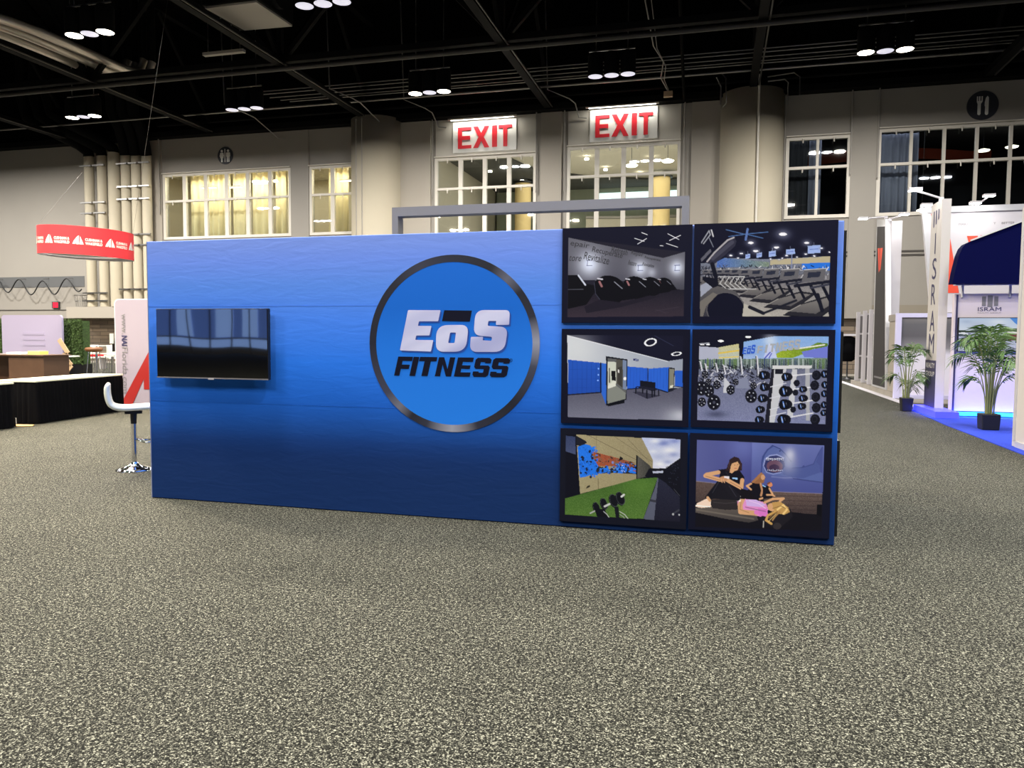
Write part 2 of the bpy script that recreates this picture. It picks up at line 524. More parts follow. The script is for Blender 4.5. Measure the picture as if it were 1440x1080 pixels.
# ------------------------------------------------------------------ rooms seen through the windows
def room(n, x0, x1, y1, z0, z1, m, back=None):
    y0 = YB+0.36
    mb = MB()
    mb.box((x0-0.1, y0, z0-0.1), (x1+0.1, y1, z0)); mb.box((x0-0.1, y0, z1), (x1+0.1, y1, z1+0.1))
    mb.box((x0-0.1, y0, z0), (x0, y1, z1)); mb.box((x1, y0, z0), (x1+0.1, y1, z1))
    mb.box((x0-0.1, y1, z0-0.1), (x1+0.1, y1+0.1, z1+0.1), 1)
    return struct(mb.build('wall_%s' % n, [m, back or m]))
def area(name, loc, size, power, col, rot=(0,0,0), parent=None, sy=None, spread=None):
    l = bpy.data.lights.new(name, 'AREA')
    l.shape = 'RECTANGLE' if sy else 'DISK'
    l.size = size
    if sy: l.size_y = sy
    l.energy = power; l.color = col
    if spread: l.spread = spread
    o = bpy.data.objects.new(name, l)
    COL.objects.link(o)
    o.rotation_euler = rot
    if parent is not None:
        p = ORIG.get(parent.name, (0,0,0))
        o.parent = parent
        o.location = (loc[0]-p[0], loc[1]-p[1], loc[2]-p[2])
    else:
        o.location = loc
    return o
def curtain(name, x0, x1, y, z0, z1, m, pitch=0.24, amp=0.07, gaps=(), label=None, parent=None):
    mb = MB()
    n = int((x1-x0)/pitch*8)
    vs = []
    for i in range(n+1):
        x = x0+(x1-x0)*i/n
        a = 2*math.pi*x/pitch
        yy = y+amp*math.sin(a+0.8*math.sin(x*3.1))*(0.7+0.3*math.sin(x*1.7))
        vs += [(x, yy, z0), (x, yy, z1)]
    fs = []
    for i in range(n):
        x = x0+(x1-x0)*i/n
        if any(g0 < x < g1 for g0, g1 in gaps): continue
        fs.append((2*i, 2*i+2, 2*i+3, 2*i+1))
    mb.add(vs, fs, 0, True)
    o = mb.build(name, m, parent)
    sm = o.modifiers.new('thick', 'SOLIDIFY'); sm.thickness = 0.01
    return o
# warm meeting room
room('meeting_room', -32.5, -16.6, 43.5, 6.2, 11.2, M['lobby'])
cw = curtain('curtain', -30.2, -23.0, 39.4, 6.25, 11.0, M['curtain_warm'], 0.42, 0.09, gaps=[(-29.2,-29.05),(-27.5,-27.35),(-26.3,-26.1),(-24.9,-24.6),(-23.9,-23.75)])
tag(cw, 'cream pleated curtain behind the wide lit window at left', 'curtain')
cw = curtain('curtain', -21.2, -17.0, 39.4, 6.25, 11.0, M['curtain_warm'], 0.42, 0.09, gaps=[(-20.0,-19.75),(-18.6,-18.4)])
tag(cw, 'cream pleated curtain in the lit window beside the round column', 'curtain')
def strip_lamp(x, y, z, lab, L=0.9):
    t = thing('ceiling_lamp', lab, 'lamp', (x, y, z))
    MB().box((x-L/2, y-0.14, z), (x+L/2, y+0.14, z+0.06)).build('lamp_housing', M['trim_white'], t)
    MB().box((x-L/2+0.03, y-0.12, z-0.02), (x+L/2-0.03, y+0.12, z-0.001)).build('diffuser', M['pend_on'], t)
    MB().tube([(x, y, z+0.06), (x, y, 11.2)], 0.01, 5).build('hanger_rod', M['trim_grey'], t)
    return t
for i, (x, z) in enumerate([(-28.6, 10.1), (-26.9, 10.05), (-25.2, 10.2), (-19.8, 10.1), (-18.2, 10.15)]):
    strip_lamp(x, 38.95, z, ['lit strip lamp behind the first panes of the wide window', 'lit strip lamp behind the middle panes of the wide window',
        'lit strip lamp behind the last panes of the wide window', 'left lit strip lamp in the window by the round column', 'right lit strip lamp in the window by the round column'][i])
rm = bpy.data.objects['wall_meeting_room']
area('room_light', (-26.5, 38.75, 11.0), 8.0, 320, (1.0, 0.90, 0.68), (math.radians(-25), 0, 0), rm, 0.5)
area('room_light', (-19.0, 38.75, 11.0), 4.0, 180, (1.0, 0.90, 0.68), (math.radians(-25), 0, 0), rm, 0.5)
area('room_light', (-24.5, 41.5, 11.0), 12.0, 300, (1.0, 0.90, 0.68), (0, 0, 0), rm, 2.0)

# lobby behind the exit windows
room('lobby', -16.4, 1.9, 56.5, 5.0, 12.6, M['lobby'], M['lobby_green'])
lob = bpy.data.objects['wall_lobby']
pts = [(-16.3, 38.4), (-12.6, 38.4), (-12.2, 43.0), (-12.5, 46.0), (-12.0, 48.5), (-10.8, 50.5), (-8.6, 52.5), (-5.0, 54.0), (-1.0, 54.6), (1.8, 54.8), (1.8, 56.4), (-16.3, 56.4)]
MB().prism(pts, lambda u, v, d: (u, v, 12.45+d), 0.12).build('ceiling_soffit', M['lobby_dark'], lob)
MB().box((-16.2, 56.0, 5.0), (-12.4, 56.4, 12.4)).build('side_partition', M['lobby_green'], lob)
MB().box((-8.6, 56.3, 11.15), (1.6, 56.45, 12.1)).build('clerestory_glazing', M['daylight'], lob)
mb = MB()
bal = [(-9.2+i*0.9, 54.2+0.9*math.cos((i-6)/6*1.3)) for i in range(13)]
for (xa, ya), (xb, yb) in zip(bal[:-1], bal[1:]):
    mb.bar((xa, ya, 10.1), (xb, yb, 10.1), 0.12, 0.16); mb.bar((xa, ya, 11.0), (xb, yb, 11.0), 0.06, 0.06)
    mb.bar((xa, ya, 10.1), (xa, ya, 11.0), 0.03, 0.03)
mb.build('balcony_rail', M['trim_grey'], lob)
mb = MB()
for (xa, ya), (xb, yb) in zip(bal[:-1], bal[1:]): mb.bar((xa, ya+0.05, 8.9), (xb, yb+0.05, 8.9), 0.06, 2.2)
mb.build('balcony_parapet', M['lobby'], lob)
for i, x in enumerate((-13.25, -3.8)):
    y = 52.3
    t = thing('lobby_column', ['cream round column seen through the left exit window', 'cream round column seen through the right exit window'][i], 'column', (x, y, 5.0))
    MB().lathe([(0.56, 0.001), (0.56, 7.2)], (x, y, 5.0), 24).build('shaft', M['lobby_col'], t)
    MB().lathe([(0.72, 7.2), (0.72, 7.32)], (x, y, 5.0), 24).build('collar', M['black'], t)
dl = [(-15.3,44.5),(-14.6,48.8),(-13.3,52.2),(-11.0,45.2),(-8.6,44.2),(-7.9,46.8),(-7.2,50.0),(-4.2,43.6),(-4.1,47.8),(-4.0,52.5),(-5.2, 52.0)]
for i, (x, y) in enumerate(dl):
    o = MB().lathe([(0.13, 0), (0.13, 0.09)], (x, y, 12.36), 12).build('downlight', M['lamp_on'])
    tag(o, 'small round downlight in the lobby ceiling seen through an exit window', 'lamp', 'lobby ceiling downlights')
for x, y, z, lab in [(-4.9, 44.2, 11.3, 'left glowing dish pendant behind the right exit window'), (-2.9, 44.2, 11.45, 'right glowing dish pendant behind the right exit window')]:
    t = thing('pendant_lamp', lab, 'lamp', (x, y, z))
    MB().lathe([(0.0, -0.1), (0.28, -0.06), (0.36, 0.02), (0.1, 0.12)], (x, y, z), 20).build('lamp_shade', M['pend_on'], t)
    MB().tube([(x, y, z+0.1), (x, y, 12.6)], 0.015, 5).build('cord', M['black'], t)
area('room_light', (-7, 47, 12.3), 12.0, 820, (1.0, 0.95, 0.84), (0, 0, 0), lob, 10.0)
area('room_light', (-7, 46, 6.0), 12.0, 520, (1.0, 0.95, 0.84), (math.pi, 0, 0), lob, 10.0)

# dark restaurant room
room('restaurant', 2.1, 16.5, 46.0, 6.4, 11.4, M['dark_room'])
c1 = curtain('curtain', 6.9, 8.6, 38.9, 6.5, 10.95, M['curtain_grey'], 0.3, 0.06); tag(c1, 'grey pleated curtain hanging in the long dark window', 'curtain')
c2 = curtain('curtain', 3.95, 4.5, 38.9, 6.5, 10.95, M['curtain_grey'], 0.25, 0.05); tag(c2, 'narrow grey curtain behind the middle bar of the small dark window', 'curtain')
c3 = curtain('curtain', 3.0, 3.9, 38.95, 6.5, 10.95, mat('black_curtain', (26, 28, 34), 0.9), 0.25, 0.05); tag(c3, 'black curtain in the left half of the small dark window', 'curtain')
rs = bpy.data.objects['wall_restaurant']
mb = MB()
arc = [(3.0+i*0.9, 43.5-1.6*math.sin(min(1, i/10)*math.pi)) for i in range(12)]
for (xa, ya), (xb, yb) in zip(arc[:-1], arc[1:]): mb.bar((xa, ya, 10.75), (xb, yb, 10.75), 0.1, 0.5)
mb.build('orange_fascia', M['orange_band'], rs)
for i, (x, y, z, lab) in enumerate([(11.6, 40.2, 10.3, 'glowing oval pendant high in the long dark window'), (12.75, 40.2, 10.4, 'second glowing oval pendant high in the long dark window'),
        (8.95, 39.4, 7.55, 'low glowing oval pendant near the grey curtain'), (3.5, 39.4, 8.35, 'glowing oval pendant behind the small dark window')]):
    t = thing('pendant_lamp', lab, 'lamp', (x, y, z))
    MB().lathe([(0.0, -0.06), (0.24, -0.04), (0.27, 0.0), (0.1, 0.06)], (x, y, z), 20).build('lamp_shade', M['pend_on'], t)
    MB().tube([(x, y, z+0.05), (x, y, 11.4)], 0.012, 5).build('cord', M['black'], t)
area('room_light', (9, 39.0, 11.2), 12.0, 60, (0.85, 0.9, 1.0), (math.radians(-10), 0, 0), rs, 0.5)

# ------------------------------------------------------------------ block letters shared by signs
def glyph(ch, t=0.27, h=0.2):
    k = 0.16
    G = {
     'E': [[(0,0),(1,0),(1,h),(t,h),(t,.41),(.9,.41),(.9,.59),(t,.59),(t,1-h),(1,1-h),(1,1),(0,1)]],
     'F': [[(0,0),(t,0),(t,.36),(.9,.36),(.9,.36+h),(t,.36+h),(t,1-h),(1,1-h),(1,1),(0,1)]],
     'I': [[(0,0),(1,0),(1,1),(0,1)]],
     'T': [[(.5-t/2,0),(.5+t/2,0),(.5+t/2,1-h),(1,1-h),(1,1),(0,1),(0,1-h),(.5-t/2,1-h)]],
     'X': [[(0,0),(t*1.15,0),(.5,.33),(1-t*1.15,0),(1,0),(.66,.5),(1,1),(1-t*1.15,1),(.5,.67),(t*1.15,1),(0,1),(.34,.5)]],
     'N': [[(0,0),(t,0),(t,.62),(1-t,0),(1,0),(1,1),(1-t,1),(1-t,.38),(t,1),(0,1)]],
     'S': [[(.12,0),(.86,0),(1,.1),(1,.5),(.88,.6),(t,.6),(t,1-h),(1-t,1-h),(1-t,.72),(1,.72),(1,.9),(.88,1),(.12,1),(0,.9),(0,.52),(.12,.42),(1-t,.42),(1-t,h),(t,h),(t,.28),(0,.28),(0,.1)]],
    }
    return G[ch]

# ------------------------------------------------------------------ EXIT signs on the back wall
for i, (x0, x1, z0, z1, lab) in enumerate([(-13.35, -9.95, 10.98, 12.55, 'white EXIT sign with red letters above the left lobby window'),
                                           (-6.28, -2.98, 11.13, 12.68, 'white EXIT sign with red letters nearer the fluted round column on the right')]):
    if i == 1: lab = 'white EXIT sign with red letters above the right lobby window'
    t = thing('exit_sign', lab, 'sign', ((x0+x1)/2, YB, z0))
    MB().box((x0, YB-0.12, z0), (x1, YB-0.001, z1)).build('sign_board', M['sign_white'], t, bevel=0.03)
    mb = MB()
    spans = [('E', 0.09, 0.30), ('X', 0.33, 0.58), ('I', 0.625, 0.70), ('T', 0.725, 0.93)]
    for ch, a, b in spans:
        for poly in glyph(ch, 0.3 if ch != 'X' else 0.26, 0.15):
            P = [(x0+(x1-x0)*(a+(b-a)*u), z0+(z1-z0)*(0.13+0.68*v)) for u, v in poly]
            mb.prism(P, lambda u, v, d: (u, YB-0.125-0.03+d, v), 0.03)
    mb.build('letters', M['red'], t)
    t2 = thing('sign_light_bar', ['lit fluorescent bar above the left EXIT sign', 'lit fluorescent bar above the right EXIT sign'][i], 'lamp', ((x0+x1)/2, YB-0.4, z1))
    MB().box((x0-0.15, YB-0.42, z1+0.02), (x1+0.05, YB-0.3, z1+0.09)).build('housing', M['trim_white'], t2)
    MB().box((x0, YB-0.41, z1+0.0), (x1-0.1, YB-0.31, z1+0.018)).build('tube', M['exit_lamp'], t2)
    for x in (x0+0.5, x1-0.5): MB().bar((x, YB-0.36, z1+0.07), (x, YB, z1+0.07), 0.03).build('bracket', M['trim_white'], t2)
    area('tube_light', ((x0+x1)/2, YB-0.43, z1-0.01), x1-x0-0.2, EXIT_W, (1.0, 0.97, 0.88), (math.radians(12), 0, 0), t2, 0.08)

# vertical conduits either side of the exit bays
for i, (x, z0, z1, lab) in enumerate([(-14.42, 8.8, TOPZ, 'thin vertical conduit left of the left EXIT sign'), (-8.92, 8.8, TOPZ, 'thin vertical conduit right of the left EXIT sign'),
        (-7.5, 8.8, TOPZ, 'thin vertical conduit left of the right EXIT sign'), (-1.72, 6.5, TOPZ, 'thin vertical conduit right of the right EXIT sign'),
        (2.78, 7.0, TOPZ, 'thin vertical conduit beside the larger round column'), (5.6, 9.0, TOPZ, 'thin conduit at the right jamb of the small dark window'),
        (6.72, 8.8, TOPZ, 'thin conduit at the left jamb of the long dark window'), (-31.05, 8.5, TOPZ, 'thin conduit left of the wide lit window')]):
    o = MB().tube([(x, YB-0.2, z0), (x, YB-0.2, z1)], 0.035, 6).build('conduit', M['trim_grey']); tag(o, lab, 'pipe')

# pictogram signs
def disc_sign(x, z, r, kind, lab):
    t = thing('pictogram_sign', lab, 'sign', (x, YB, z))
    mb = MB(); P = [(x+r*math.cos(a*math.pi/20), z+r*math.sin(a*math.pi/20)) for a in range(40)]
    mb.prism(P, lambda u, v, d: (u, YB-0.05+d, v), 0.049).build('sign_disc', M['sign_disc'], t)
    mb = MB()
    F = lambda u, v, d: (x+u*r, YB-0.055-0.01+d, z+v*r)
    def circ(cx, cz, q): return [(cx+q*math.cos(a*math.pi/8), cz+q*math.sin(a*math.pi/8)) for a in range(16)]
    if kind == 'wc':
        mb.prism(circ(-.42, .52, .15), F, 0.01); mb.prism(circ(.42, .52, .15), F, 0.01)
        mb.prism([(-.05,-.75),(.05,-.75),(.05,.75),(-.05,.75)], F, 0.01)
        mb.prism([(-.62,.33),(-.22,.33),(-.12,-.1),(-.2,-.12),(-.26,.1),(-.2,-.3),(-.32,-.3),(-.32,-.75),(-.52,-.75),(-.52,-.3),(-.64,-.3),(-.58,.1),(-.64,-.12),(-.72,-.1)], F, 0.01)
        mb.prism([(.2,.33),(.64,.33),(.68,.25),(.68,-.15),(.6,-.15),(.6,-.75),(.45,-.75),(.45,-.2),(.39,-.2),(.39,-.75),(.24,-.75),(.24,-.15),(.16,-.15),(.16,.25)], F, 0.01)
    else:
        mb.prism([(-.32,-.6),(-.2,-.68),(-.12,-.6),(-.12,.1),(-.02,.25),(-.02,.62),(-.09,.62),(-.09,.3),(-.16,.3),(-.16,.62),(-.25,.62),(-.25,.3),(-.31,.3),(-.31,.62),(-.38,.62),(-.38,.25),(-.32,.1)], F, 0.01)
        mb.prism([(.15,-.6),(.22,-.68),(.3,-.68),(.36,-.6),(.36,.5),(.28,.62),(.18,.5),(.12,.2),(.12,-.05),(.15,-.1)], F, 0.01)
    mb.build('pictogram', M['sign_white'], t)
for k_, (xa, xb, za) in enumerate([(-14.3, -9.0, 10.81), (-7.35, -1.9, 10.99)]):
    trim(14+k_, (xa, YB-0.03, za), (xb, YB-0.0005, TOPZ-0.02), M['bay'])  # pale panel standing in for lamp glow around each EXIT sign
disc_sign(-26.8, WZ(8.44), 0.48, 'wc', 'round dark restroom sign with two figures above the lit window')
disc_sign(10.85, WZ(8.52), 0.62, 'food', 'round dark fork and knife sign above the long window')
t = thing('emergency_exit_sign', 'tiny red lit exit sign low on the left wall', 'sign', (-38.69, YB, 3.35))
MB().box((-38.95, YB-0.1, 3.15), (-38.43, YB-0.001, 3.55)).build('housing', M['dark_print'], t)
MB().box((-38.87, YB-0.115, 3.2), (-38.51, YB-0.1001, 3.5)).build('lit_face', M['red_led'], t)

# ------------------------------------------------------------------ vertical pipes at left
px = [-35.5, -34.6, -33.75, -32.95, -32.25, -31.55]
ptop = [11.9, 11.9, 12.0, 11.85, 11.8, 11.75]
plab = ['first', 'second', 'third', 'fourth', 'fifth', 'sixth']
for i, x in enumerate(px):
    t = thing('wall_pipe', '%s from the left of six tall cream pipes on the wall' % plab[i], 'pipe', (x, 37.4, 3.2), 'tall cream pipes on the back wall')
    del t['group']
    MB().tube([(x, 37.4, 3.21), (x, 37.4, ptop[i])], 0.27 if i != 2 else 0.34, 16).build('pipe', M['column'], t)
    if i < 3: path = [(x, 37.4, ptop[i]), (x, 37.35, ptop[i]+0.25), (x-0.5, 37.2, ptop[i]+0.65), (x-2.6, 36.7, ptop[i]+1.7), (x-3.4, 36.5, ptop[i]+2.2), (x-3.6, 36.4, ptop[i]+3.2), (x-3.6, 36.4, 18.9)]
    else: path = [(x, 37.4, ptop[i]), (x+0.05, 37.2, ptop[i]+0.6), (x+0.1, 36.9, ptop[i]+1.3), (x-0.05, 36.5, ptop[i]+2.2), (x-0.1, 36.3, 18.9)]
    MB().tube(path, 0.30, 14).build('black_bend', M['black_steel'], t)
    for z in ([4.0, 3.55, 8.6, 9.2, 11.3] if i < 2 else [6.1] if i == 2 else [4.2, 6.7, 7.3, 9.3, 10.0, 11.3]):
        MB().box((x-0.4, 37.08, z-0.04), (x+0.4, 37.2, z+0.04)).build('pipe_clamp', M['steel'], t)
# festooned cable
mb = MB()
pp = []
for i in range(0, 81):
    x = -43.6+i*0.09
    pp.append((x, YB-0.45, 4.45-0.42*math.cos(2*math.pi*(x+41.0)/1.75)*(-1)+0.1*math.sin(x)))
mb.tube(pp, 0.035, 6)
o = mb.build('draped_cable', M['black']); tag(o, 'black cable draped in loops along the grey strip on the left wall', 'cable')
for i in range(5):
    x = -43.6+i*1.75+0.9
    MB().tube([(x, YB-0.45, 4.9), (x, YB-0.01, 4.95)], 0.015, 5).build('cable_hook', M['steel'], o)
t = thing('wire_basket', 'small wire basket on the beige ledge under the draped cable', 'basket', (-36.4, YB-0.6, 3.2))
mb = MB()
for z, rr in ((0.02, 0.3), (0.35, 0.36), (0.7, 0.42)):
    mb.tube([(-36.4+rr*math.cos(a*math.pi/8), YB-0.5+0.3*rr/0.42*math.sin(a*math.pi/8), 3.2+z) for a in range(17)], 0.015, 5)
for a in range(8):
    c, s_ = math.cos(a*math.pi/4), math.sin(a*math.pi/4)
    mb.tube([(-36.4+.3*c, YB-.5+.21*s_, 3.22), (-36.4+.42*c, YB-.5+.3*s_, 3.9)], 0.012, 5)
mb.build('wire_frame', M['steel'], t)

# ------------------------------------------------------------------ roof steel
GX = [-46.0, -36.7, -27.5, -17.9, -8.3, 1.3, 10.9]
def truss_y(x, n):
    """truss running in depth, bottom chord at 12.95"""
    zb = 12.95
    mb = MB()
    mb.box((x-0.16, -40, zb-0.13), (x+0.16, YB-0.05, zb+0.13)); mb.box((x-0.16, -40, 17.8), (x+0.16, YB, 18.2))
    o = struct(mb.build('trim_%d' % n, M['black_steel'])); o.name = 'trim_%d' % n
    mb = MB()
    k = 0
    y = 29.2-4.4*16
    while y < YB-4:
        mb.bar((x, y, zb), (x, y+4.4, 17.9), 0.16); mb.bar((x, y+4.4, 17.9), (x, y+8.8, zb), 0.16)
        y += 8.8
    mb.build('diagonal', M['black_steel'], o)
    MB().tube([(x+0.24, -20, zb-0.1), (x+0.24, YB-0.3, zb-0.1)], 0.035, 6).build('conduit', M['conduit'], o)
for i, x in enumerate(GX): truss_y(x, 20+i)
def truss_x(y, n, zb=12.93):
    mb = MB()
    mb.tube([(-50, y, zb-0.22), (30, y, zb-0.22)], 0.1, 8, 1)
    mb.box((-50, y-0.14, zb), (30, y+0.14, zb+0.25)); mb.box((-50, y-0.15, 17.8), (30, y+0.15, 18.2))
    o = struct(mb.build('trim_%d' % n, [M['black_steel'], M['conduit']]))
    mb = MB()
    for a, b in zip(GX[:-1], GX[1:]):
        m_ = (a+b)/2
        mb.bar((a, y, zb), (m_, y, 17.9), 0.2); mb.bar((m_, y, 17.9), (b, y, zb), 0.2); mb.bar((a, y, zb), (a, y, 17.9), 0.22)
    mb.build('diagonal', M['black_steel'], o)
truss_x(29.2, 30); truss_x(20.0, 31)
# rack of conduits near the back wall
rack = [(36.0, 14.25), (36.0, 14.1), (36.15, 13.95), (36.2, 13.8), (36.1, 13.66)]
for i, (y, z) in enumerate(rack):
    o = MB().tube([(-24+0.6*i, y, z), (22, y, z)], 0.03, 6).build('ceiling_conduit', M['steel'])
    tag(o, '%s thin grey conduit of the rack above the exit signs' % ['uppermost', 'second', 'middle', 'fourth', 'lowest'][i], 'pipe')
o = MB().tube([(-50, 36.3, 13.45), (30, 36.3, 13.45)], 0.06, 8).build('sprinkler_main', M['steel']); tag(o, 'long pale sprinkler pipe under the conduit rack', 'pipe')
MB().tube([(-30.5, 37.1, 13.25), (30, 37.1, 13.25)], 0.07, 8).build('black_pipe', M['black_steel']); tag(bpy.data.objects['black_pipe'], 'long black pipe running just above the beige wall', 'pipe')
mb = MB().box((-50, YB-0.5, 12.75), (30, YB+0.02, 13.05)); struct(mb.build('trim_32', M['black_steel']))
# bundle of silver ducts, upper left
for i in range(5):
    dx = -0.45*i; dz = (0.0, 0.16, 0.02, 0.2, 0.05)[i]
    o = MB().tube([(-31.5+dx, 17.5, 14.1+dz), (-28.4+dx, 22.6, 13.9+dz), (-27.1+dx, 24.6, 13.8+dz), (-26.7+dx, 25.8, 13.75+dz), (-26.5+dx, 27.2, 13.7+dz), (-26.35+dx, 30.0, 13.65+dz), (-26.2+dx, 30.6, 13.68+dz), (-25.9+dx, 31.0, 13.8+dz), (-25.8+dx, 31.1, 14.3+dz)], 0.18, 14).build('silver_duct', M['duct'])
    MB().tube([(-25.8+dx, 31.1, 14.301+dz), (-25.8+dx, 31.1, 18.9)], 0.16, 12).build('black_riser', M['black_steel'], o)
    tag(o, '%s of the silver ducts sweeping across the upper left' % ['rightmost', 'second from the right', 'middle one', 'fourth from the right', 'leftmost'][i], 'duct')
t = thing('air_handler', 'dark boxy air handling unit hung from the roof beside the trusses', 'air handler', (-16.9, 26, 13.4))
MB().box((-18.2, 24.5, 13.4), (-15.9, 26.9, 15.2)).build('casing', M['black_steel'], t, bevel=0.05)
MB().prism([(-18.1, 24.6), (-16.0, 24.6), (-15.9, 26.8), (-17.9, 26.7)], lambda u, v, d: (u, v, 13.33+d), 0.069).build('bottom_pan', M['trim_grey'], t)
mb = MB()
mb.tube([(-15.9, 25.7, 14.1), (-15.7, 25.7, 14.1)], [0.55, 0.55], 20); mb.build('duct_collar', M['black_steel'], t)
for x in (-18.0, -16.1):
    MB().tube([(x, 25.7, 15.2), (x, 25.7, 18.9)], 0.03, 6).build('hanger_rod', M['steel'], t)
def fluoro(x0, x1, y, z, lab, m=None):
    t = thing('strip_light', lab, 'lamp', ((x0+x1)/2, y, z))
    MB().box((x0, y-0.1, z), (x1, y+0.1, z+0.12)).build('housing', m or M['trim_grey'], t)
    for x in (x0+0.2, x1-0.2): MB().tube([(x, y, z+0.12), (x, y, 18.9)], 0.012, 5).build('hanger_rod', M['steel'], t)
fluoro(-20.7, -18.8, 28.0, 13.05, 'unlit strip light hanging left of the air handling unit')
fluoro(-2.6, 0.0, 25.0, 13.35, 'unlit strip light at the top edge beside the thick vertical truss')
for i, (x, y, z, lab) in enumerate([(-17.0, 34.0, 12.5, 'grey dangling wire under the second truss'), (-23.5, 35.0, 12.3, 'grey dangling wire right of the restroom sign'),
        (-14.2, 36.4, 12.9, 'dangling wire above the left EXIT sign'), (-6.9, 36.6, 12.9, 'dangling wire above the right EXIT sign')]):
    o = MB().tube([(x-1.4, y, 18.95), (x-1.2, y, 13.4), (x-0.2, y+0.3, 13.0), (x, y+0.8, 12.9), (x+0.1, YB-0.15, 12.35), (x+0.5, YB-0.12, 12.3)], 0.03, 6).build('dangling_wire', M['steel'])
    tag(o, lab, 'cable')
mb = MB()
mb.tube([(-3.4, 33.5, 16.5), (-3.0, 35.0, 14.4), (-2.6, 35.6, 13.9), (-2.75, 36.2, 13.4), (-2.45, 36.8, 12.95)], 0.035, 6)
mb.tube([(-3.1, 33.5, 16.5), (-2.85, 35.0, 14.3), (-2.5, 35.6, 13.7), (-2.6, 36.2, 13.3), (-2.4, 36.8, 12.95)], 0.02, 6)
o = mb.build('cable_bundle', M['steel']); tag(o, 'pale cable bundle dropping from the roof right of the exit signs', 'cable')
MB().box((-2.65, 36.7, 12.72), (-2.25, 36.95, 12.95)).build('junction_box', M['wood'], o)
o = MB().tube([(-1.9, 30.0, 18), (-1.8, 33.5, 15.2), (-1.75, 37.0, 12.9), (-1.75, 37.6, 12.7)], 0.07, 8).build('roof_drop_pipe', M['black_steel']); tag(o, 'black pipe dropping diagonally to the wall right of the EXIT signs', 'pipe')
# conduit loops over the big column
mb = MB()
mb.tube([(1.9, 36.9, 13.3), (3.0, 36.6, 13.3), (3.25, 36.6, 13.1), (3.25, 36.6, 12.3)], 0.03, 6)
mb.tube([(1.9, 36.4, 12.95), (2.6, 36.3, 12.95), (2.75, 36.3, 12.8), (2.75, 36.5, 11.9)], 0.03, 6)
mb.tube([(-0.1, 36.5, 13.5), (0.1, 36.3, 13.2), (0.15, 36.3, 12.1), (0.0, 36.5, 12.0)], 0.03, 6)
mb.tube([(-0.3, 36.4, 13.3), (-0.1, 36.5, 12.9), (-0.1, 36.5, 12.1)], 0.03, 6)
o = mb.build('conduit_loops', M['steel']); tag(o, 'bent conduits looping over the top of the big round column', 'pipe')

# ------------------------------------------------------------------ high bay lamp clusters
def cluster(name, states, loc, lab, watt=LAMP_W, tint=(1.0, 0.96, 0.90)):
    """three black cylinders in a row on a bar, states: 1 lit, 0 standby"""
    t = thing(name, lab, 'lamp', loc)
    x0, y0, z0 = loc
    r = 0.30
    for k, st in enumerate(states):
        x = x0+(k-1)*0.64
        y0 = loc[1]
        h = MB().lathe([(r, 0.0), (r, 0.78), (r-0.04, 0.86), (0.1, 0.9), (0.0, 0.9)], (x, y0, z0), 24).build('lamp_housing', M['black_steel'], t)
        MB().lathe([(0.0, -0.045), (r*0.6, -0.03), (r-0.02, -0.004)], (x, y0, z0), 24).build('lens', M['lamp_on'] if st else M['lamp_dim'], h)
        a = area('lamp_light', (x, y0, z0-0.07), 0.55, watt if st else DIM_W, tint if st else (0.9, 0.93, 1.0), (0,0,0), t)
        a.data.spread = math.radians(178)
    y0 = loc[1]
    MB().bar((x0-0.9, y0, z0+0.98), (x0+0.9, y0, z0+0.98), 0.05).build('crossbar', M['steel'], t)
    for s_ in (-0.62, 0.62):
        MB().tube([(x0+s_, y0, z0+0.9), (x0+s_, y0, 18.9)], 0.02, 6).build('hanger_rod', M['steel'], t)
    return t
ZL = 11.85
lit = cluster('high_bay_lamp_cluster', (1, 0, 1), (-21.0, 22.3, ZL), 'largest lit lamp cluster, upper left among the silver ducts')
dim = cluster('high_bay_lamp_cluster', (0, 0, 0), (-20.99, 31.2, ZL), 'unlit lamp cluster hanging right of the restroom sign')
dup(lit, (-29.2, 30.5, ZL), 'lit lamp cluster hanging above the six cream pipes')
dup(dim, (-12.04, 22.1, ZL), 'unlit lamp cluster cut by the top edge of the view')
dup(lit, (-11.95, 31.0, ZL), 'lit lamp cluster just above left of the left EXIT sign')
dup(dim, (-4.24, 30.7, ZL), 'unlit lamp cluster between the two EXIT signs and the big column')
dup(lit, (5.55, 30.5, ZL), 'lit lamp cluster above the small dark window on the right')
# the same clusters over the rest of the hall, some added unseen for brightness
near = cluster('high_bay_lamp_cluster', (1, 0, 1), (-5.6, 4.4, ZL), 'high bay lamp cluster out of view, placed to light the hall', NEAR_W, (1.0, 0.97, 0.9))
near['group'] = 'lamp clusters over the open hall'
warm = cluster('high_bay_lamp_cluster', (1, 0, 1), (-14.5, 5.0, ZL), 'high bay lamp cluster out of view, placed to light the hall', NEAR_W*2.7, (1.0, 0.87, 0.68))
warm['group'] = 'lamp clusters over the open hall'
hid = [(3.4, 1.0, 1), (-5.0, -6.0, 1), (-14.0, -4.0, 1), (4.5, -8, 1), (-24, 6.0, 2), (-24, 14.0, 2), (-14.5, 13.5, 2), (13, 22, 0), (13, 6, 0), (-34, 14, 0), (-35, 21, 2), (-12.8, 9.5, 2), (6.0, 7.0, 1), (4.5, 13.5, 1), (7.5, 2.5, 1), (-38.2, 30.5, 3), (-47, 30.5, 3)]  # later entries added out of view to brighten carpet, realty booth and left wall
for x, y, s_ in hid:
    dup((dim, near, warm, lit)[s_], (x, y, ZL), 'high bay lamp cluster out of view, placed to light the hall', group='lamp clusters over the open hall')

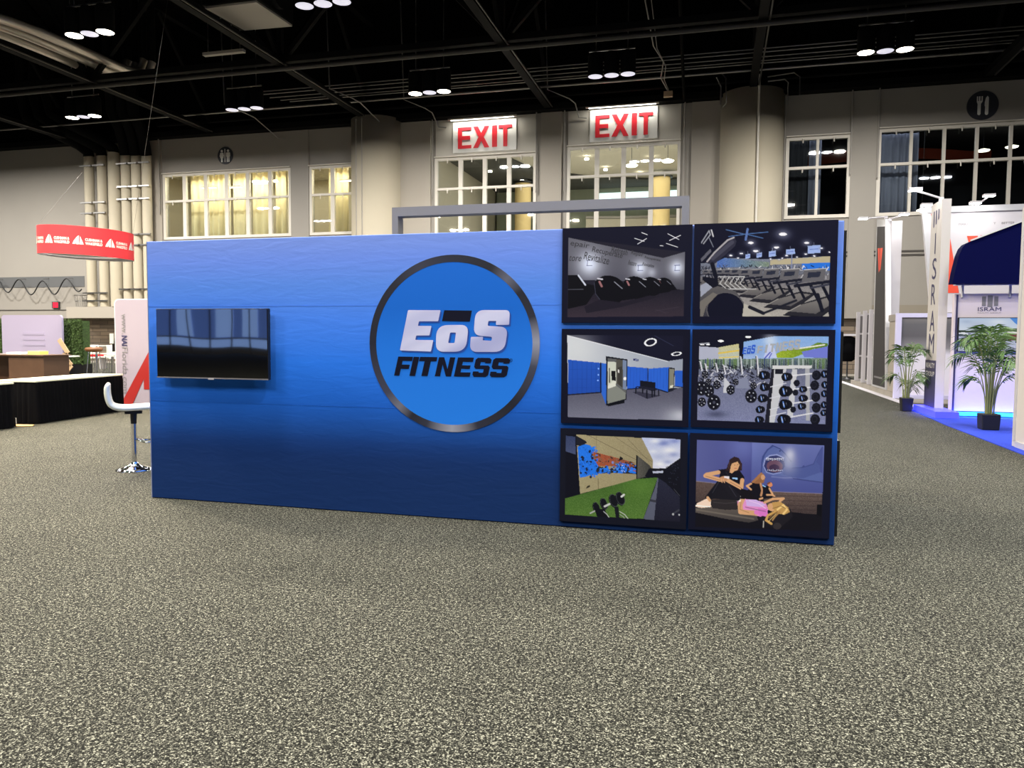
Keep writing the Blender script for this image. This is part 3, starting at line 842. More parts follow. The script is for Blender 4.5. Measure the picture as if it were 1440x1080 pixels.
# glazed lobby far behind the viewer (mirrored in the television)
gl = MB()
gl.box((-52, -44.98, 0.6), (-30, -44.9, 1.3), 0); gl.box((-52, -44.98, 1.45), (-30, -44.9, 5.0), 1)
for a in (-50.0, -45.2, -41.5, -38.8, -35.2): gl.box((a, -44.9, 1.5), (a+1.6, -44.85, 4.0), 0)
struct(gl.build('window_7', [M['skyglass'], M['skyglass2']]))
mb = MB()
for i in range(12): mb.box((-52+i*2-0.06, -44.9, 0), (-52+i*2+0.06, -44.8, 5))
mb.build('window_frame', M['trim_grey'], bpy.data.objects['window_7'])

# ------------------------------------------------------------------ painted prints: a fine sheet mesh with ink per vertex
class Sheet:
    """artwork drawn in its own sheet units; corners = the four sheet corners TL TR BR BL"""
    def __init__(s, corners, W, H, base):
        s.W, s.H = W, H
        A = []; B = []
        for (x, y), (u, v) in zip(corners, [(0,0),(1,0),(1,1),(0,1)]):
            A.append([u, v, 1, 0, 0, 0, -x*u, -x*v]); B.append(x)
            A.append([0, 0, 0, u, v, 1, -y*u, -y*v]); B.append(y)
        h = np.linalg.solve(np.array(A, float), np.array(B, float))
        s.Hm = np.append(h, 1).reshape(3, 3)
        s.Hi = np.linalg.inv(s.Hm)
        u, v = np.meshgrid(np.linspace(0, 1, W), np.linspace(0, 1, H))
        q = s.Hm @ np.stack([u.ravel(), v.ravel(), np.ones(u.size)])
        s.X = (q[0]/q[2]).reshape(H, W); s.Y = (q[1]/q[2]).reshape(H, W)
        s.C = np.zeros((H, W, 3)); s.C[:] = base
        s.rng = np.random.RandomState(3)
    def uv(s, x, y):
        q = s.Hi @ np.array([x, y, 1.0]); return q[0]/q[2], q[1]/q[2]
    def inside(s, P):
        m = np.zeros(s.X.shape, bool)
        n = len(P)
        for i in range(n):
            x1, y1 = P[i]; x2, y2 = P[(i+1) % n]
            if y1 == y2: continue
            c = ((y1 > s.Y) != (y2 > s.Y)) & (s.X < (x2-x1)*(s.Y-y1)/(y2-y1)+x1)
            m ^= c
        return m
    def poly(s, P, col, col2=None, axis='y', noise=0, clip=None):
        m = s.inside(P)
        if clip is not None: m &= clip
        s.fill(m, P, col, col2, axis, noise)
        return m
    def fill(s, m, P, col, col2=None, axis='y', noise=0):
        c = np.array(col, float)
        if col2 is not None:
            a = s.Y if axis == 'y' else s.X
            k = 1 if axis == 'y' else 0
            lo = min(p[k] for p in P); hi = max(p[k] for p in P)
            t = np.clip((a-lo)/(hi-lo), 0, 1)[..., None]
            c = c*(1-t)+np.array(col2, float)*t
        else: c = np.broadcast_to(c, s.C.shape)
        if noise: c = c+s.rng.randn(*s.X.shape)[..., None]*noise
        s.C[m] = c[m]
    def ell(s, cx, cy, rx, ry, col, rot=0.0, ring=0.0, a=1.0):
        dx = s.X-cx; dy = s.Y-cy
        c, n = math.cos(rot), math.sin(rot)
        d = ((dx*c+dy*n)/rx)**2+((-dx*n+dy*c)/ry)**2
        m = d < 1
        if ring: m &= d > (1-ring)**2
        s.C[m] = s.C[m]*(1-a)+np.array(col, float)*a
        return m
    def line(s, p, q, wd, col, a=1.0):
        (x1, y1), (x2, y2) = p, q
        dx, dy = x2-x1, y2-y1
        L = dx*dx+dy*dy+1e-9
        t = np.clip(((s.X-x1)*dx+(s.Y-y1)*dy)/L, 0, 1)
        d = np.hypot(s.X-x1-t*dx, s.Y-y1-t*dy)
        k = (np.clip(wd/2+1.6-d, 0, 3.2)/3.2*a)[..., None]
        s.C = s.C*(1-k)+np.array(col, float)*k
    def path(s, P, wd, col, a=1.0):
        for p, q in zip(P[:-1], P[1:]): s.line(p, q, wd, col, a)
    def glow(s, cx, cy, r, col, a=1.0, sy=1.0, clip=None):
        g = a*np.exp(-(((s.X-cx)**2+((s.Y-cy)/sy)**2)/(r*r)))
        if clip is not None: g = g*clip
        s.C = s.C*(1-g[..., None])+np.array(col, float)*g[..., None]
    def build(s, name, fn, m, parent, gain=1.0):
        """fn(u, v)->world xyz arrays"""
        u, v = np.meshgrid(np.linspace(0, 1, s.W), np.linspace(0, 1, s.H))
        o = np.array(ORIG.get(parent.name, (0, 0, 0)))
        V = np.stack(fn(u.ravel(), v.ravel()), 1)-o
        i = np.arange((s.H-1)*(s.W-1)); r = i//(s.W-1); c = i % (s.W-1)
        a = r*s.W+c
        F = np.stack([a, a+s.W, a+s.W+1, a+1], 1)
        me = bpy.data.meshes.new(name)
        me.vertices.add(len(V)); me.vertices.foreach_set('co', V.ravel().astype(np.float32))
        me.loops.add(F.size); me.loops.foreach_set('vertex_index', F.ravel().astype(np.int32))
        me.polygons.add(len(F)); me.polygons.foreach_set('loop_start', (np.arange(len(F))*4).astype(np.int32))
        me.polygons.foreach_set('loop_total', np.full(len(F), 4, np.int32))
        me.update(calc_edges=True)
        col = np.clip(s.C.reshape(-1, 3)*gain/255.0, 0.0, 1)
        l = np.where(col <= 0.04045, col/12.92, ((col+0.055)/1.055)**2.4)
        at = me.color_attributes.new('ink', 'FLOAT_COLOR', 'POINT')
        at.data.foreach_set('color', np.concatenate([l, np.ones((len(l), 1))], 1).ravel().astype(np.float32))
        me.materials.append(m)
        ob = bpy.data.objects.new(name, me); COL.objects.link(ob); ob.parent = parent
        return ob

# ------------------------------------------------------------------ the blue booth wall
BX0, BX1, BY, BH = -5.22, 0.886, 6.17, 2.44
BD = 1.9
booth = thing('exhibit_wall', 'long blue gradient fabric booth wall with the round fitness logo', 'exhibit wall', (BX0, BY, 0))
grad = [(0.041, (21, 50, 103)), (0.134, (21, 50, 104)), (0.2, (20, 51, 109)), (0.253, (22, 60, 128)), (0.306, (26, 77, 160)), (0.411, (30, 99, 206)), (0.543, (42, 119, 237)), (0.699, (71, 132, 244)), (0.828, (91, 140, 236)), (0.918, (110, 145, 239)), (0.982, (121, 150, 234))]
M['gradient'] = ramp_mat('blue_gradient_fabric', 2, grad, 0.0, 2.44, 0.75, 0.10)
o = MB().box((BX0, BY, 0.004), (BX1, BY+BD, BH)).build('fabric_skin', M['gradient'], booth, bevel=0.006)
M['seamline'] = mat('fabric_seam', (70, 118, 228), 0.7)
mb = MB()
for z in (0.92+0.02, 1.83): mb.box((BX0+0.01, BY-0.0012, z-0.0022), (BX1-0.01, BY-0.0002, z+0.0022))
mb.build('fabric_seam', ramp_mat('seam_print', 2, [(p, tuple(v*0.95 for v in c)) for p, c in grad], 0.0, 2.44, 0.75), booth)
MB().box((BX0-0.008, BY+0.002, 0.0), (BX0-0.0005, BY+0.03, BH)).build('edge_profile', mat('edge_silver', (130, 140, 175), 0.5), booth)

# round logo, traced in sheet units (0..1080) onto the wall
def homog(src, dst):
    A = []; B = []
    for (x, y), (u, v) in zip(src, dst):
        A.append([x, y, 1, 0, 0, 0, -u*x, -u*y]); B.append(u)
        A.append([0, 0, 0, x, y, 1, -v*x, -v*y]); B.append(v)
    return np.append(np.linalg.solve(np.array(A, float), np.array(B, float)), 1).reshape(3, 3)
HL = homog([(0,0),(1080,0),(1080,1080),(0,1080)], [(-3.065,2.384),(-1.295,2.339),(-1.279,0.713),(-3.075,0.638)])
def LG(x, y):
    q = HL @ np.array([x, y, 1.0]); return (q[0]/q[2], q[1]/q[2])
LCX, LCZ, LR = -2.172, 1.503, 0.762
def ring_mat():
    m = bpy.data.materials.new('metallic_ring_print'); m.use_nodes = True
    nt = m.node_tree; N = nt.nodes; L = nt.links; b = N['Principled BSDF']; b.inputs['Roughness'].default_value = 0.5
    tc = N.new('ShaderNodeTexCoord'); sp = N.new('ShaderNodeSeparateXYZ'); L.new(tc.outputs['Object'], sp.inputs[0])
    at = N.new('ShaderNodeMath'); at.operation = 'ARCTAN2'
    ax = N.new('ShaderNodeMath'); ax.operation = 'SUBTRACT'; ax.inputs[1].default_value = LCX-BX0; L.new(sp.outputs[0], ax.inputs[0])
    az = N.new('ShaderNodeMath'); az.operation = 'SUBTRACT'; az.inputs[1].default_value = LCZ; L.new(sp.outputs[2], az.inputs[0])
    L.new(az.outputs[0], at.inputs[0]); L.new(ax.outputs[0], at.inputs[1])
    mr = N.new('ShaderNodeMapRange'); mr.inputs['From Min'].default_value = -math.pi; mr.inputs['From Max'].default_value = math.pi
    L.new(at.outputs[0], mr.inputs['Value'])
    cr = N.new('ShaderNodeValToRGB'); el = cr.color_ramp.elements
    # angle 0 = right (0.5), up 0.75, left 0/1, down 0.25
    st = [(0.0,(24,26,42)),(0.10,(60,62,84)),(0.135,(110,112,130)),(0.165,(26,27,42)),(0.20,(45,48,66)),(0.25,(158,160,178)),(0.30,(40,42,60)),
          (0.38,(20,21,36)),(0.46,(60,64,84)),(0.505,(150,152,172)),(0.55,(34,36,54)),(0.60,(22,23,38)),(0.635,(96,98,118)),(0.67,(24,26,40)),(0.76,(34,38,56)),(0.82,(52,54,72)),(0.88,(28,30,46)),(1.0,(24,26,42))]
    while len(el) < len(st): el.new(0.5)
    for e, (p, c) in zip(el, st): e.position = p; e.color = (*lin(c), 1)
    L.new(mr.outputs[0], cr.inputs[0]); L.new(cr.outputs[0], b.inputs['Base Color'])
    return m
M['ring'] = ring_mat()
n = 96
mb = MB()
vs = []
for k in range(n):
    a = 2*math.pi*k/n
    for r in (LR-0.062, LR): vs.append((LCX+r*math.cos(a), BY-0.004, LCZ+r*0.985*math.sin(a)))
mb.add(vs, [(2*k, 2*k+1, (2*k+3) % (2*n), (2*k+2) % (2*n)) for k in range(n)])
mb.build('logo_ring', M['ring'], booth)
M['disc'] = ramp_mat('logo_disc_print', 2, [(0.0, (38, 128, 238)), (0.45, (34, 118, 228)), (0.7, (26, 104, 210)), (1.0, (30, 106, 214))], LCZ-LR, LCZ+LR, 0.6)
P = [(LCX+(LR-0.05)*math.cos(2*math.pi*k/n), LCZ+(LR-0.05)*0.985*math.sin(2*math.pi*k/n)) for k in range(n)]
mb = MB(); mb.add([(x, BY-0.003, z) for x, z in P], [tuple(range(n))])
mb.build('logo_disc', M['disc'], booth)
def rounded(P, r, seg=5):
    """round every corner of an outline; r number or list"""
    out = []; k = len(P)
    for i in range(k):
        p0 = Vector(P[i-1]); p1 = Vector(P[i]); p2 = Vector(P[(i+1) % k])
        rr = r[i] if isinstance(r, (list, tuple)) else r
        a = (p0-p1); b = (p2-p1)
        q = min(rr, a.length*0.49, b.length*0.49)
        if q < 0.5: out.append(tuple(p1)); continue
        s0 = p1+a.normalized()*q; s1 = p1+b.normalized()*q
        for j in range(seg+1):
            t = j/seg
            out.append(tuple(s0*(1-t)**2+p1*2*t*(1-t)+s1*t*t))
    return out
E_ = rounded([(286,370),(462,371),(449,431),(345,431),(339,456),(413,456),(402,508),(330,508),(325,532),(423,533),(410,595),(242,589)], 5)
O_out = rounded([(440,452),(614,450),(600,596),(436,596)], [62,42,62,42], 8)
O_in = rounded([(514,492),(546,492),(538,549),(503,549)], 5)
MAC = [(482,371),(632,373),(621,432),(470,429)]
S_ = rounded([(652,370),(838,370),(834,450),(762,451),(764,429),(722,429),(716,456),(828,462),(808,597),(620,597),(626,515),(693,515),(690,534),(738,537),(742,515),(640,508)],
             [48,26,6,5,4,6,10,44,56,44,6,5,4,6,10,44], 7)
def flatpoly(mb, P, y, off=(0,0)):
    Q = [LG(x+off[0], y_+off[1]) for x, y_ in P]
    mb.add([(x, y, z) for x, z in Q], [tuple(range(len(Q)))])
def bridged(mb, outer, inner, y, off=(0,0)):
    """outline with one hole: ring of quads between two equally sampled loops"""
    def samp(P, m_=48):
        c = np.mean(P, 0); out = []
        for k in range(m_):
            a = 2*math.pi*k/m_; d = np.array([math.cos(a), math.sin(a)]); best = None
            for i in range(len(P)):
                p = np.array(P[i]); q = np.array(P[(i+1) % len(P)]); e = q-p
                den = d[0]*e[1]-d[1]*e[0]
                if abs(den) < 1e-9: continue
                w_ = p-np.array(CC); t = (w_[0]*e[1]-w_[1]*e[0])/den; s2 = (w_[0]*d[1]-w_[1]*d[0])/den
                if t > 0 and -1e-6 <= s2 <= 1+1e-6 and (best is None or t > best): best = t
            out.append((CC[0]+d[0]*best, CC[1]+d[1]*best))
        return out
    CC = (525, 521)
    A = samp(outer); B = samp(inner); k = len(A)
    vs = []
    for a, b in zip(A, B):
        for x, y_ in (a, b):
            q = LG(x+off[0], y_+off[1]); vs.append((q[0], y, q[1]))
    mb.add(vs, [(2*i, 2*i+1, (2*i+3) % (2*k), (2*i+2) % (2*k)) for i in range(k)])
M['shadow_print'] = mat('logo_shadow_print', (22, 72, 168), 0.6)
sh = MB()
for P in (E_, S_): flatpoly(sh, P, BY-0.0045, (8, 9))
bridged(sh, O_out, O_in, BY-0.0045, (8, 9)); sh.build('logo_letter_shadow', M['shadow_print'], booth)
def letter_metal():
    m = bpy.data.materials.new('brushed_letter_print'); m.use_nodes = True
    nt = m.node_tree; N = nt.nodes; L = nt.links; b = N['Principled BSDF']; b.inputs['Roughness'].default_value = 0.5
    tc = N.new('ShaderNodeTexCoord'); mp = N.new('ShaderNodeMapping'); mp.inputs['Rotation'].default_value = (0, 0.45, 0)
    L.new(tc.outputs['Object'], mp.inputs[0]); sp = N.new('ShaderNodeSeparateXYZ'); L.new(mp.outputs[0], sp.inputs[0])
    n1 = N.new('ShaderNodeTexNoise'); n1.inputs['Scale'].default_value = 3.2; n1.noise_dimensions = '1D'
    L.new(sp.outputs[2], n1.inputs['W'])
    cr = N.new('ShaderNodeValToRGB'); cr.color_ramp.elements[0].position = 0.3; cr.color_ramp.elements[0].color = (*lin((168, 172, 220)), 1)
    cr.color_ramp.elements[1].position = 0.7; cr.color_ramp.elements[1].color = (*lin((214, 216, 248)), 1)
    L.new(n1.outputs['Fac'], cr.inputs[0]); L.new(cr.outputs[0], b.inputs['Base Color'])
    return m
M['letter'] = letter_metal()
lt = MB(); flatpoly(lt, E_, BY-0.006); lt.build('logo_letter_e', M['letter'], booth)
lt = MB(); bridged(lt, O_out, O_in, BY-0.006); lt.build('logo_letter_o', M['letter'], booth)
lt = MB(); flatpoly(lt, S_, BY-0.006); lt.build('logo_letter_s', M['letter'], booth)
lt = MB(); flatpoly(lt, MAC, BY-0.006); lt.build('logo_macron', M['navy_ink'], booth)
lt = MB()
fit = [('F', 210, 80), ('I', 293, 31), ('T', 328, 94), ('N', 431, 88), ('E', 534, 86), ('S', 632, 86), ('S', 727, 92)]
for ch, x, wd in fit:
    tt = {'T': 0.36, 'N': 0.32, 'I': 0.3}.get(ch, 0.36)
    for poly in glyph(ch, tt, 0.22):
        P = []
        for u, v in poly:
            by = 725+(x-210)*0.0155
            P.append((x+u*wd+23*v, by-103*v+u*1.2))
        flatpoly(lt, P, BY-0.006)
lt.build('logo_wordmark', M['navy_ink'], booth)
lettering('registered_mark', '®', (LG(836, 652)[0], BY-0.006, LG(836, 652)[1]), (1,0,0), (0,0,1), 0.026, 0.03, M['navy_ink'], booth)

# small fabric puckers low on the wall
# television
tv = thing('television', 'black wall mounted television reflecting the hall on the blue wall', 'television', (-4.46, BY, 1.165))
tx0, tx1, tz0, tz1, ty = -5.045, -3.872, 1.166, 1.805, 6.055
MB().box((tx0, ty+0.008, tz0), (tx1, ty+0.05, tz1)).build('casing', M['black'], tv, bevel=0.004)
MB().box((tx0+0.1, ty+0.0501, tz0+0.12), (tx1-0.1, ty+0.085, tz1-0.1)).build('back_housing', M['black'], tv)
MB().box((-4.62, ty+0.0851, 1.35), (-4.3, BY-0.0005, 1.6)).build('wall_bracket', M['black'], tv)
def screen_mat():
    m = mat('switched_off_screen', (9, 9, 10), 0.03, spec=1.0)
    nt = m.node_tree; N = nt.nodes; L = nt.links; b = N['Principled BSDF']
    b.inputs['Coat Weight'].default_value = 1.0; b.inputs['Coat Roughness'].default_value = 0.02; b.inputs['Coat IOR'].default_value = 1.7
    tc = N.new('ShaderNodeTexCoord'); n1 = N.new('ShaderNodeTexNoise'); n1.inputs['Scale'].default_value = 2.2; n1.inputs['Detail'].default_value = 0
    L.new(tc.outputs['Object'], n1.inputs['Vector'])
    bp = N.new('ShaderNodeBump'); bp.inputs['Strength'].default_value = 0.25; bp.inputs['Distance'].default_value = 0.004
    L.new(n1.outputs['Fac'], bp.inputs['Height']); L.new(bp.outputs[0], b.inputs['Normal']); L.new(bp.outputs[0], b.inputs['Coat Normal'])
    return m
MB().box((tx0+0.006, ty+0.004, tz0+0.012), (tx1-0.006, ty+0.0078, tz1-0.006)).build('screen', screen_mat(), tv)
MB().box((tx0, ty+0.002, tz0), (tx1, ty+0.0079, tz0+0.011)).build('lower_bezel', M['grey_print'], tv)
MB().box((-4.49, ty, tz0-0.008), (-4.43, ty+0.0018, tz0+0.006)).build('badge', M['silver'], tv)

# six framed photo boards
boards = [  # x0, x1, z0, z1
 (-1.226, -0.206, 1.683, 2.442), (-0.192, 0.842, 1.680, 2.444), (-1.224, -0.206, 0.866, 1.634),
 (-0.190, 0.845, 0.870, 1.634), (-1.226, -0.208, 0.053, 0.822), (-0.192, 0.846, 0.058, 0.821)]
blab = ['photo board of a dim lounge with massage chairs, top left of the six', 'photo board of rows of treadmills, top right of the six',
        'photo board of a blue locker room with mirror and bench', 'photo board of weight racks under a bright mural',
        'photo board of an outdoor turf strip beside a painted wall', 'photo board of a woman massaging a client beside a shark mural']
M['print'] = print_mat('photo_print')
def board(i, sheet, gain=1.0):
    x0, x1, z0, z1 = boards[i]
    t = thing('photo_board', blab[i], 'photo board', ((x0+x1)/2, BY, z0))
    MB().box((x0, BY-0.024, z0), (x1, BY-0.0005, z1)).build('backing_board', M['navy_ink'], t)
    if sheet is not None:
        sheet.build('photo_print', lambda u, v: (x0+0.002+(x1-x0-0.004)*u, np.full_like(u, BY-0.0252), z1-0.002-(z1-z0-0.004)*v), M['print'], t, gain)
    return t
NAVY = (18, 19, 38)
SW, SH = 270, 200

# 1 dim lounge
s = Sheet([(80,155),(1308,108),(1290,1052),(68,1050)], SW, SH, NAVY)
s.poly([(130,240),(1232,372),(1228,990),(120,998)], (32,31,45))
wl = s.poly([(132,240),(1030,430),(1030,660),(128,640)], (92,92,104), (70,70,84), 'y')
wr = s.poly([(1030,430),(1238,370),(1232,760),(1030,670)], (86,86,98), (60,60,72), 'y')
wm = wl | wr
for x, y, r, a in ((330,490,95,1.0),(810,530,62,1.0),(1160,525,60,1.0),(920,570,42,.45)):
    s.glow(x, y, r*2.2, (140,142,158), 0.55*a, 1, wm); s.glow(x, y, r, (214,222,246), a, 1.1, wm)
for x, y in ((330,485),(812,530),(1165,528)):
    for dy in (-28, 22): s.line((x-26,y+dy), (x+24,y+dy-2), 5, (60,70,120))
    s.line((x-18,y-28), (x-22,y+22), 4, (60,70,120))
s.poly([(124,998),(128,800),(700,690),(1230,735),(1226,990)], (24,23,36), (52,44,56), 'y', 2)
def mchair(x, y, sc, tail):
    s.ell(x+80*sc, y+90*sc, 150*sc, 125*sc, (10,10,18), 0.4)
    s.poly([(x-60*sc,y+40*sc),(x+40*sc,y-30*sc),(x+200*sc,y+40*sc),(x+tail*sc,y+170*sc),(x+40*sc,y+210*sc),(x-40*sc,y+140*sc)], (11,11,20))
    s.path([(x-62*sc,y+30*sc),(x-50*sc,y+130*sc),(x+10*sc,y+210*sc)], 6*sc, (70,72,92), .8)
    s.line((x-30*sc,y-10*sc), (x+10*sc,y-4*sc), 14*sc, (190,190,205)); s.line((x-15*sc,y+20*sc), (x+5*sc,y+60*sc), 20*sc, (160,110,115), .9)
    s.line((x+120*sc,y+20*sc), (x+190*sc,y+80*sc), 9*sc, (150,152,170), .8)
s.poly([(126,600),(220,596),(300,680),(420,700),(300,880),(124,920)], (12,12,20))
s.line((225,600),(290,690),16,(190,195,215)); s.line((130,735),(270,732),7,(120,122,140),.6)
mchair(1000,640,.55,300); mchair(860,640,.7,300); mchair(700,640,.85,290); mchair(440,640,1.05,330)
s.poly([(280,900),(420,830),(640,860),(900,790),(1000,800),(640,900),(300,960)], (30,27,40))
for p, q in (((825,188),(878,208)),((758,243),(850,272)),((872,244),(786,298)),((1075,198),(1180,252)),((1195,212),(1090,262)),((1060,290),(1168,325)),((1000,312),(1030,314))):
    s.line(p, q, 6, (225,225,235))
s.line((950,940),(1180,900),5,(62,56,70),.7); s.line((960,925),(1060,960),5,(62,56,70),.7)
b1 = board(0, s, 1.06)
H1 = s.Hi
def on_board(i, sh_):
    x0, x1, z0, z1 = boards[i]
    def f(x, y):
        u, v = sh_.uv(x, y); return (x0+(x1-x0)*u, BY-0.0262, z1-(z1-z0)*v)
    return f
M['script_ink'] = mat('script_ink', (44, 44, 54), 0.6)
f1 = on_board(0, s)
def script(body, x, y, wd, ht, slope, i_parent, fx, m):
    lettering('printed_word', body, (0,0,0), (1,0,0), (0,0,1), 1, 1, m, i_parent, warp=lambda a, b: fx(x+wd*a+ht*0.25*b, y+wd*a*slope-ht*b))
for body, x, y, wd, ht, sl in (('epair', 145,330,175,62,.16),('Recuperate', 350,388,285,65,.22),('Refresh', 535,375,150,55,.22),('Repair', 720,408,115,50,.22),('tore', 135,462,115,50,.04),('Revitalize', 275,445,235,70,.22),('Restore',695,495,75,45,.2),('Recuperate',850,440,150,30,.2),('Revitalize',830,500,110,30,.22)):
    script(body, x, y, wd, ht, sl, b1, f1, M['script_ink'])

# 2 treadmills
s = Sheet([(45,100),(1303,52),(1275,975),(20,972)], SW, SH, (16,17,38))
R = random.Random(5)
s.poly([(95,445),(240,425),(300,395),(700,405),(1232,375),(1225,560),(92,560)], (120,128,150), (96,98,112), 'y', 10)
s.poly([(240,425),(300,395),(690,430),(690,470),(230,480)], (72,104,180), (120,135,120), 'x', 12)
s.poly([(700,410),(1232,375),(1232,430),(700,455)], (176,166,140)); s.poly([(980,440),(1230,432),(1228,500),(980,495)], (40,110,215))
s.poly([(90,560),(1225,540),(1218,912),(88,915)], (108,106,114), (168,164,160), 'y', 7)
for k in range(140):
    x = R.uniform(100, 1220); y = R.uniform(455, 560)
    s.line((x,y),(x+R.uniform(-26,26),y+R.uniform(8,36)), R.choice([5,7,9]), R.choice([(30,32,48),(190,190,198),(70,72,86),(215,215,222),(20,22,36)]))
for k in range(34):
    s.line((100+R.uniform(0,1120), 560+R.uniform(0,80)),(100+R.uniform(0,1120)*0+R.uniform(250,1200), 640), 0.1, (60,60,70), .1)
for x, w_, h_ in ((505,40,38),(605,46,40),(722,62,50),(880,80,48),(1088,112,70)):
    y = 380-(x-505)*0.11
    s.poly([(x-w_/2,y-h_/2+4),(x+w_/2,y-h_/2-6),(x+w_/2,y+h_/2-6),(x-w_/2,y+h_/2+4)], (150,172,226)); s.line((x-w_/3,y),(x+w_/3,y-6),6,(90,110,190)); s.line((x,y-h_/2),(x,y-h_/2-26),4,(140,145,170))
s.line((892,360),(890,500),8,(120,130,170))
for x, y, r in ((815,182,34),(533,260,24),(757,300,22),(1025,258,22),(575,332,22),(450,355,14),(357,373,13),(1155,305,12),(1090,373,12),(1015,357,12),(847,372,12),(420,395,9),(780,408,8),(937,384,8),(1224,340,8),(808,395,8),(705,402,8)):
    s.glow(x, y, r*1.9, (130,135,160), .7, .7); s.ell(x, y, r, r*.42, (235,235,245))
for p, q in (((318,146),(500,190)),((340,206),(500,182)),((500,182),(682,164)),((500,186),(638,218))): s.line(p, q, 8, (74,106,160))
s.line((505,140),(488,232),20,(86,112,172))
def tread(x, y, k):
    w1 = 190*k
    s.poly([(x-40*k,y+220*k),(x+190*k,y+150*k),(x+330*k,y+170*k),(x+120*k,y+330*k),(x-150*k,y+300*k)], (36,36,46)); s.poly([(x-20*k,y+222*k),(x+180*k,y+168*k),(x+280*k,y+180*k),(x+100*k,y+290*k),(x-110*k,y+272*k)], (122,118,118), (88,86,90))
    for d in (0, 90*k): s.line((x+d+60*k,y+70*k),(x+d+130*k,y+210*k),24*k,(16,18,34))
    s.line((x-60*k,y+75*k),(x+200*k,y+40*k),24*k,(22,24,40)); s.line((x+60*k,y+90*k),(x+250*k,y+52*k),16*k,(54,56,72))
    s.poly([(x+10*k,y-50*k),(x+180*k,y-62*k),(x+160*k,y+36*k),(x-10*k,y+45*k)], (96,95,102)); s.poly([(x+40*k,y-30*k),(x+140*k,y-38*k),(x+128*k,y+4*k),(x+32*k,y+12*k)], (40,44,62)); s.path([(x+10*k,y-50*k),(x+180*k,y-62*k)], 6*k, (190,188,190)); s.path([(x-150*k,y+300*k),(x+120*k,y+330*k),(x+330*k,y+170*k)], 7*k, (14,15,28)); s.line((x-110*k,y+272*k),(x-20*k,y+222*k),5*k,(170,166,162))
for i, (x, y, k) in enumerate(((110,520,.32),(165,520,.34),(225,520,.38),(290,518,.42),(350,520,.48),(430,525,.56),(520,530,.68),(640,535,.8),(790,545,.95),(990,555,1.15))): tread(x, y, k)
for i in range(5):
    x = 250+i*44; s.path([(x,560),(x+50,560),(x+10,620),(x+70,670),(x+150,668)], 8, (186,186,190))
s.poly([(86,640),(110,600),(230,640),(400,690),(470,790),(465,915),(86,915)], (96,94,96), (50,50,62)); s.ell(310,850,165,150,(14,16,36)); s.ell(310,850,170,155,(88,86,92),0,.06)
s.poly([(88,640),(140,612),(200,650),(92,740)], (150,156,176)); s.poly([(84,915),(86,780),(200,700),(240,720),(140,820),(110,915)], (110,106,104))
s.poly([(150,430),(215,350),(330,240),(385,212),(408,245),(395,290),(250,420),(205,455),(140,440)], (44,44,62)); s.path([(150,428),(215,348),(330,238),(385,214)], 14, (168,164,172)); s.line((200,400),(370,255),34,(66,66,84))
s.line((195,450),(225,560),36,(16,18,34)); s.poly([(110,560),(240,575),(250,640),(200,660),(110,590)], (16,18,34))
s.path([(100,265),(170,155),(180,190),(120,270)], 10, (150,152,165)); s.line((170,220),(205,298),8,(120,124,140)); s.line((190,150),(205,205),12,(190,190,200))
s.poly([(96,400),(180,315),(190,340),(100,430)], (90,90,104))
s.poly([(455,915),(470,800),(700,890),(720,915)], (176,172,166))
s.line((520,830),(640,885),30,(24,26,40)); s.line((640,885),(930,770),20,(26,28,42)); s.line((1120,720),(1160,860),34,(20,22,38))
m_ = (s.X < 84+(915-s.Y)*0.022) | (s.X > 1232-(s.Y-380)*0.026) | (s.Y > 914)
s.C[m_] = (16,17,38)
board(1, s, 1.02)

# 3 locker room
s = Sheet([(75,95),(1290,90),(1275,1015),(68,965)], SW, SH, NAVY)
fr = s.inside([(124,152),(1222,150),(1218,952),(132,912)])
s.poly([(124,152),(1222,150),(1218,952),(132,912)], (22,23,44))
s.poly([(124,152),(1075,390),(1222,368),(1222,640),(132,700)], (205,210,222), (150,158,178), 'x')
s.glow(220,260,180,(222,226,232),.5,1,fr)
s.poly([(132,378),(440,408),(440,680),(132,700)], (38,88,196), (34,78,180)); s.poly([(440,408),(492,415),(492,800),(440,690)], (48,104,214))
s.poly([(690,440),(882,456),(882,640),(690,650)], (42,96,212)); s.poly([(890,462),(1085,446),(1085,680),(890,650)], (44,100,216)); s.poly([(1145,480),(1220,478),(1220,632),(1145,625)], (42,94,205))
s.poly([(132,700),(440,678),(490,800),(690,650),(880,640),(1070,682),(1220,632),(1218,952),(132,912)], (84,84,104), (124,126,148), 'y', 3)
for x in range(175, 440, 44): s.line((x,385+(x-132)*.1),(x,700-(x-132)*.06),2.5,(26,60,150),.8)
for x in list(range(720,880,30))+list(range(915,1080,30)): s.line((x,448),(x,645),2,(28,66,160),.6)
for y in (470,560,640): s.line((134,y),(436,y-2),2,(26,60,150),.6)
s.line((132,706),(440,684),10,(16,18,34)); s.line((438,410),(440,680),12,(16,18,40)); s.line((690,654),(880,640),8,(16,18,34)); s.line((885,458),(887,600),8,(12,14,30)); s.line((960,648),(1075,684),9,(14,16,30)); s.line((1140,626),(1220,636),6,(16,18,34))
s.poly([(488,344),(692,374),(684,752),(492,808)], (20,22,36)); s.poly([(502,362),(682,385),(676,744),(502,790)], (98,100,104))
s.poly([(502,640),(560,600),(676,690),(676,744),(502,790)], (132,136,132)); s.poly([(505,395),(585,400),(585,600),(505,625)], (205,210,200)); s.poly([(585,372),(648,380),(648,640),(585,600)], (84,82,78)); s.poly([(648,380),(682,385),(682,660),(648,650)], (120,136,170))
